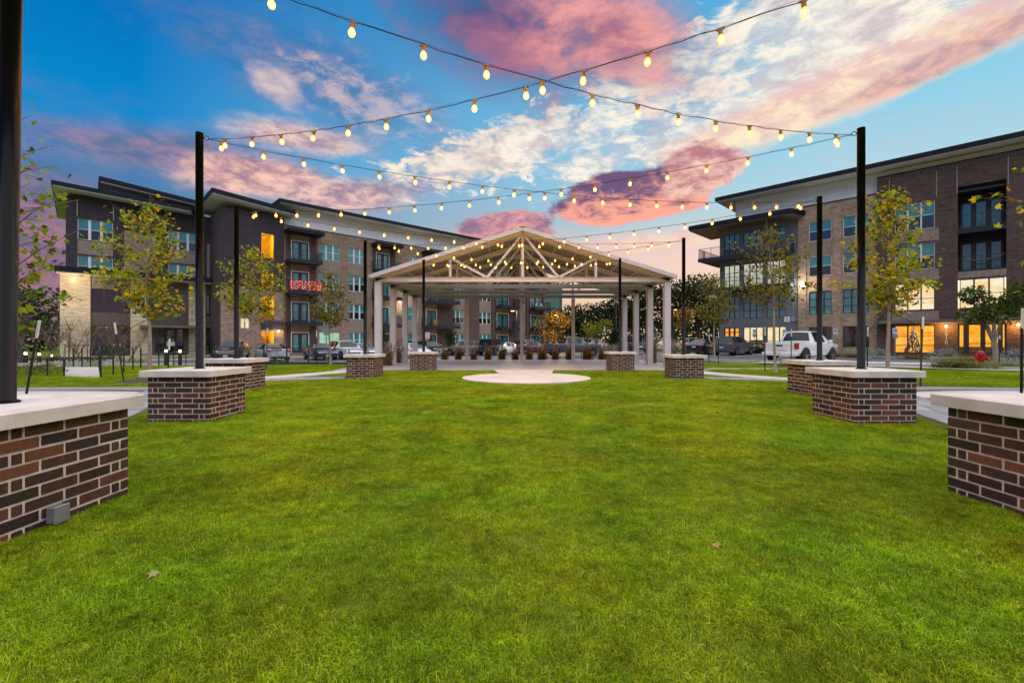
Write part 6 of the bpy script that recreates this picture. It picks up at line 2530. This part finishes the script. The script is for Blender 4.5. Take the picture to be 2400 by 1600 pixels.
for a, c in ends:
    A_, B_ = Vector((a[0], a[1], gz(*a))), Vector((c[0], c[1], gz(*c)))
    b = MB()
    b.tube([A_ + Vector((0, 0, .6 if a != r0 else 1.0)), B_ + Vector((0, 0, .6 if c == q0 else 1.0))], 0.022, 7)
    b.obj('handrail', M_blackmetal, rp)
    for k in range(5):
        p = A_.lerp(B_, k / 4)
        b = MB()
        b.box(p.x - .018, p.x + .018, p.y - .018, p.y + .018, p.z - .05, p.z + (.6 if c == q0 else .9))
        b.obj('baluster', M_blackmetal, rp)
# low stone edging wall below the hedge: single blocks
ew = thing('garden_wall', 'low pale stone block wall below the hedge at the left wing', 'wall', (0, 0, 0))
a, c = Vector(at(90, 23.0)), Vector(at(290, 24.8))
n = 22
for k in range(n):
    p, q = a.lerp(c, (k + 0.03) / n), a.lerp(c, (k + .97) / n)
    b = MB()
    zz_ = gz(p.x, p.y)
    hh = 0.20 + 0.05 * ((k * 7) % 3) / 2
    b.bar((p.x, p.y, zz_ + hh / 2), (q.x, q.y, zz_ + hh / 2), 0.26, hh)
    b.obj('stone_block', mat('garden_stone', (0.36, 0.34, 0.32), 0.9, vary=0.2, vscale=3, rnd=0.25, bump=0.4), ew)

# bollard lights and path lights at the left entrance
M_glow = emitter('lamp_glow_amber', (1.0, 0.62, 0.22), 26.0)


def bollard(label, x, y, h=0.95):
    root = thing('bollard_light', label, 'bollard light', (x, y, gz(x, y)), 0, 'bollard lights at the left entrance')
    b = MB()
    b.lathe([(0.09, -0.02), (0.09, h - 0.2)], n=14)
    b.obj('post', M_blackmetal, root)
    b = MB()
    b.lathe([(0.06, h - 0.2), (0.06, h - 0.08)], n=12)
    b.obj('lamp', M_glow, root)
    b = MB()
    b.lathe([(0.11, h - 0.079), (0.11, h - 0.03), (0.06, h)], n=14)
    b.obj('cap', M_blackmetal, root)
    lamp((0, 0, h - 0.14), 6, (1.0, 0.6, 0.22), 0.07, 'bollard_glow', root)


bollard('left bollard light before the glass entrance door', *at(389, 25.0))
bollard('right bollard light before the glass entrance door', *at(422, 25.5))
for i, (px, Y, lab) in enumerate(((60, 24.0, 'path light behind the thick left pole'), (92, 25.0, 'path light in the middle of the bare shrubs'), (120, 26.5, 'path light at the right end of the bare shrubs'))):
    bollard(lab, *at(px, Y), 0.85)

# lamps on posts
def street_lamp(label, px, Y, h, arm, energy, col):
    x, y = at(px, Y)
    root = thing('street_lamp', label, 'street lamp', (x, y, gz(x, y)), 0, 'street lamps of the car park')
    b = MB()
    b.tube([(0, 0, 0), (0, 0, h)], [0.075, 0.055], 10)
    b.obj('post', M_blackmetal, root)
    b = MB()
    b.bevbox(*sorted((0.0, arm)), -0.09, 0.09, h - 0.12, h - 0.02, 0.02)
    b.obj('head', M_blackmetal, root)
    if energy:
        b = MB()
        b.box(*sorted((arm * .45, arm * .95)), -0.07, 0.07, h - 0.16, h - 0.122)
        b.obj('lamp', emitter('street_glow_%d' % px, col, 60.0), root)
        lamp((arm * .7, 0, h - 0.35), energy, col, 0.12, 'street_light', root)
    return root


street_lamp('lit post lamp behind the middle of the pavilion', 1212, 49.0, 5.0, -0.7, 260, (1.0, 0.86, 0.45))
street_lamp('lit amber lamp above the orange tree', 1309, 57.5, 4.9, -0.5, 650, (1.0, 0.60, 0.16))
street_lamp('tall unlit arm lamp right of the pavilion centre', 1444, 52.0, 8.4, 0.9, 0, (1, 1, 1))
street_lamp('lit amber lamp in the oaks right of the pavilion', 1578, 57.0, 5.4, 0.4, 420, (1.0, 0.62, 0.18))

# signs
M_blue = mat('sign_blue', (0.02, 0.22, 0.50), 0.5)
M_signr = mat('sign_red', (0.55, 0.02, 0.03), 0.5)


def sign(label, px, Y, h, w, hh, kind):
    x, y = at(px, Y)
    root = thing('sign_post', label, 'sign', (x, y, gz(x, y)), 0, 'signs on posts round the car parks')
    b = MB()
    b.tube([(0, 0, -0.05), (0, 0, h)], 0.028, 7)
    b.obj('post', M_galv, root)
    b = MB()
    b.bevbox(-w / 2, w / 2, -0.045, -0.03, h - hh, h, 0.003)
    pl_ = b.obj('panel', M_white if kind != 'grey' else M_galv, root)
    if kind == 'blue':
        b = MB()
        b.box(-w * .34, w * .34, -0.052, -0.046, h - hh * .72, h - hh * .14)
        b.obj('symbol_field', M_blue, pl_)
        b = MB()
        b.tube([(-0.02, -0.056, h - hh * .25), (-0.02, -0.056, h - hh * .42), (0.03, -0.056, h - hh * .42), (0.05, -0.056, h - hh * .58)], 0.008, 5)
        ring = [(-0.015 + 0.045 * cos(a), -0.056, h - hh * .53 + 0.045 * sin(a)) for a in np.linspace(2.2, 6.0, 9)]
        b.tube(ring, 0.008, 5)
        b.obj('symbol', M_white, pl_)
        b = MB()
        b.box(-w / 2, w / 2, -0.045, -0.03, h - hh * 1.85, h - hh * 1.06)
        b.obj('lower_panel', M_galv, root)
    if kind == 'red':
        b = MB()
        ring = [(0.12 * cos(a), -0.054, h - hh * .3 + 0.12 * sin(a)) for a in np.linspace(0, 2 * pi, 15)]
        b.tube(ring, 0.014, 5, caps=False)
        b.bar((-0.085, -0.054, h - hh * .3 + .085), (0.085, -0.054, h - hh * .3 - .085), 0.012, 0.024)
        for k in range(3):
            b.box(-w * .36, w * .36, -0.053, -0.046, h - hh * (.68 + .1 * k), h - hh * (.63 + .1 * k))
        b.obj('symbol', M_signr, pl_)
    return root


sign('blue accessible parking sign left of the tan brick windows', 1957, 40.0, 2.4, 0.38, 0.42, 'blue')
sign('blue accessible parking sign beside the tall right plane tree', 2097, 34.0, 2.3, 0.38, 0.42, 'blue')
sign('accessible parking sign before the first lit shop window', 1768, 48.0, 2.6, 0.4, 0.45, 'blue')
sign('accessible parking sign before the second lit shop window', 1838, 45.5, 2.5, 0.4, 0.45, 'blue')
sign('white square sign turned away before the silver sedan', 648, 31.0, 1.35, 0.72, 0.4, 'grey')
sign('tall bare sign post before the stair tower wall', 574, 31.0, 3.0, 0.06, 0.5, 'grey')
sign('tall sign post with a plain grey panel left of the white suv', 765, 30.0, 2.9, 0.36, 0.9, 'grey')
sign('red and white no parking sign behind the left pavilion pole', 1002, 46.0, 2.6, 0.42, 0.62, 'red')
sign('thin white street sign post right of the yellow green tree', 1417, 44.0, 2.8, 0.10, 0.5, 'white')

# fire hydrant
hx, hy = at(2298, 19.75)
hyd = thing('fire_hydrant', 'bright red fire hydrant in the grass bed on the right', 'fire hydrant', (hx, hy, gz(hx, hy)))
M_hyd = mat('hydrant_red', (0.50, 0.006, 0.012), 0.35, vary=0.1, coat=0.3)
b = MB()
b.lathe([(0.17, 0.0), (0.17, 0.04), (0.105, 0.05), (0.105, 0.32), (0.15, 0.33), (0.15, 0.37), (0.11, 0.38), (0.115, 0.58), (0.155, 0.60), (0.155, 0.63)], n=18)
b.obj('barrel', M_hyd, hyd)
b = MB()
b.lathe([(0.145, 0.631), (0.13, 0.70), (0.09, 0.76), (0.035, 0.79), (0.035, 0.85), (0.02, 0.86)], n=18)
b.obj('bonnet', M_hyd, hyd)
for s in (-1, 1):
    b = MB()
    b.tube([(s * 0.08, 0, 0.48), (s * 0.17, 0, 0.48), (s * 0.171, 0, 0.48), (s * 0.21, 0, 0.48)], [0.055, 0.055, 0.075, 0.075], 12)
    b.obj('outlet', M_hyd, hyd)
b = MB()
b.tube([(0, -0.08, 0.44), (0, -0.18, 0.44), (0, -0.181, 0.44), (0, -0.23, 0.44)], [0.075, 0.075, 0.1, 0.1], 12)
b.obj('outlet', M_hyd, hyd)

# potted things and seats on the far balconies
bx, bz = U(1020), FLO[1]
pot = thing('storage_drum', 'yellow drum standing on a second floor balcony behind the pavilion', 'drum', (*lpt(U(1014) - 0.0, 0.7), FLO[1] + 0.01))
b = MB()
b.lathe([(0.26, 0.0), (0.29, 0.1), (0.29, 0.7), (0.25, 0.78)], n=16)
b.obj('body', mat('drum_yellow', (0.45, 0.25, 0.04), 0.6), pot)
b = MB()
b.lathe([(0.27, 0.781), (0.24, 0.85)], n=16)
b.obj('lid', mat('drum_lid', (0.38, 0.2, 0.03), 0.6), pot)
for px, lab, k in ((1252, 'pale chair on the left of the top right far balcony', 2), (1263, 'pale chair on the right of the far balcony', 2)):
    cx_, cy_ = lpt(U(px), 0.75)
    ch = thing('balcony_chair', lab, 'chair', (cx_, cy_, FLO[k] + 0.01), pi / 2 - AL, 'chairs on the far balcony')
    b = MB()
    b.bevbox(-.25, .25, -.25, .25, .40, .46, .02)
    b.obj('seat', M_white, ch)
    b = MB()
    b.bevbox(-.25, .25, .22, .28, .46, .92, .02)
    b.obj('backrest', M_white, ch)
    for sx in (-.22, .22):
        for sy in (-.22, .22):
            b = MB()
            b.box(sx - .02, sx + .02, sy - .02, sy + .02, 0, .40)
            b.obj('leg', M_white, ch)

# turn lettering into real meshes
dg = bpy.context.evaluated_depsgraph_get()
for o in [o for o in bpy.data.objects if o.type == 'FONT']:
    me = bpy.data.meshes.new_from_object(o.evaluated_get(dg))
    par, loc, rot, nm = o.parent, o.location.copy(), o.rotation_euler.copy(), o.name.split('.')[0]
    mt_ = o.data.materials[0]
    bpy.data.objects.remove(o)
    if not me.materials:
        me.materials.append(mt_)
    link(nm, me, par, loc, rot)
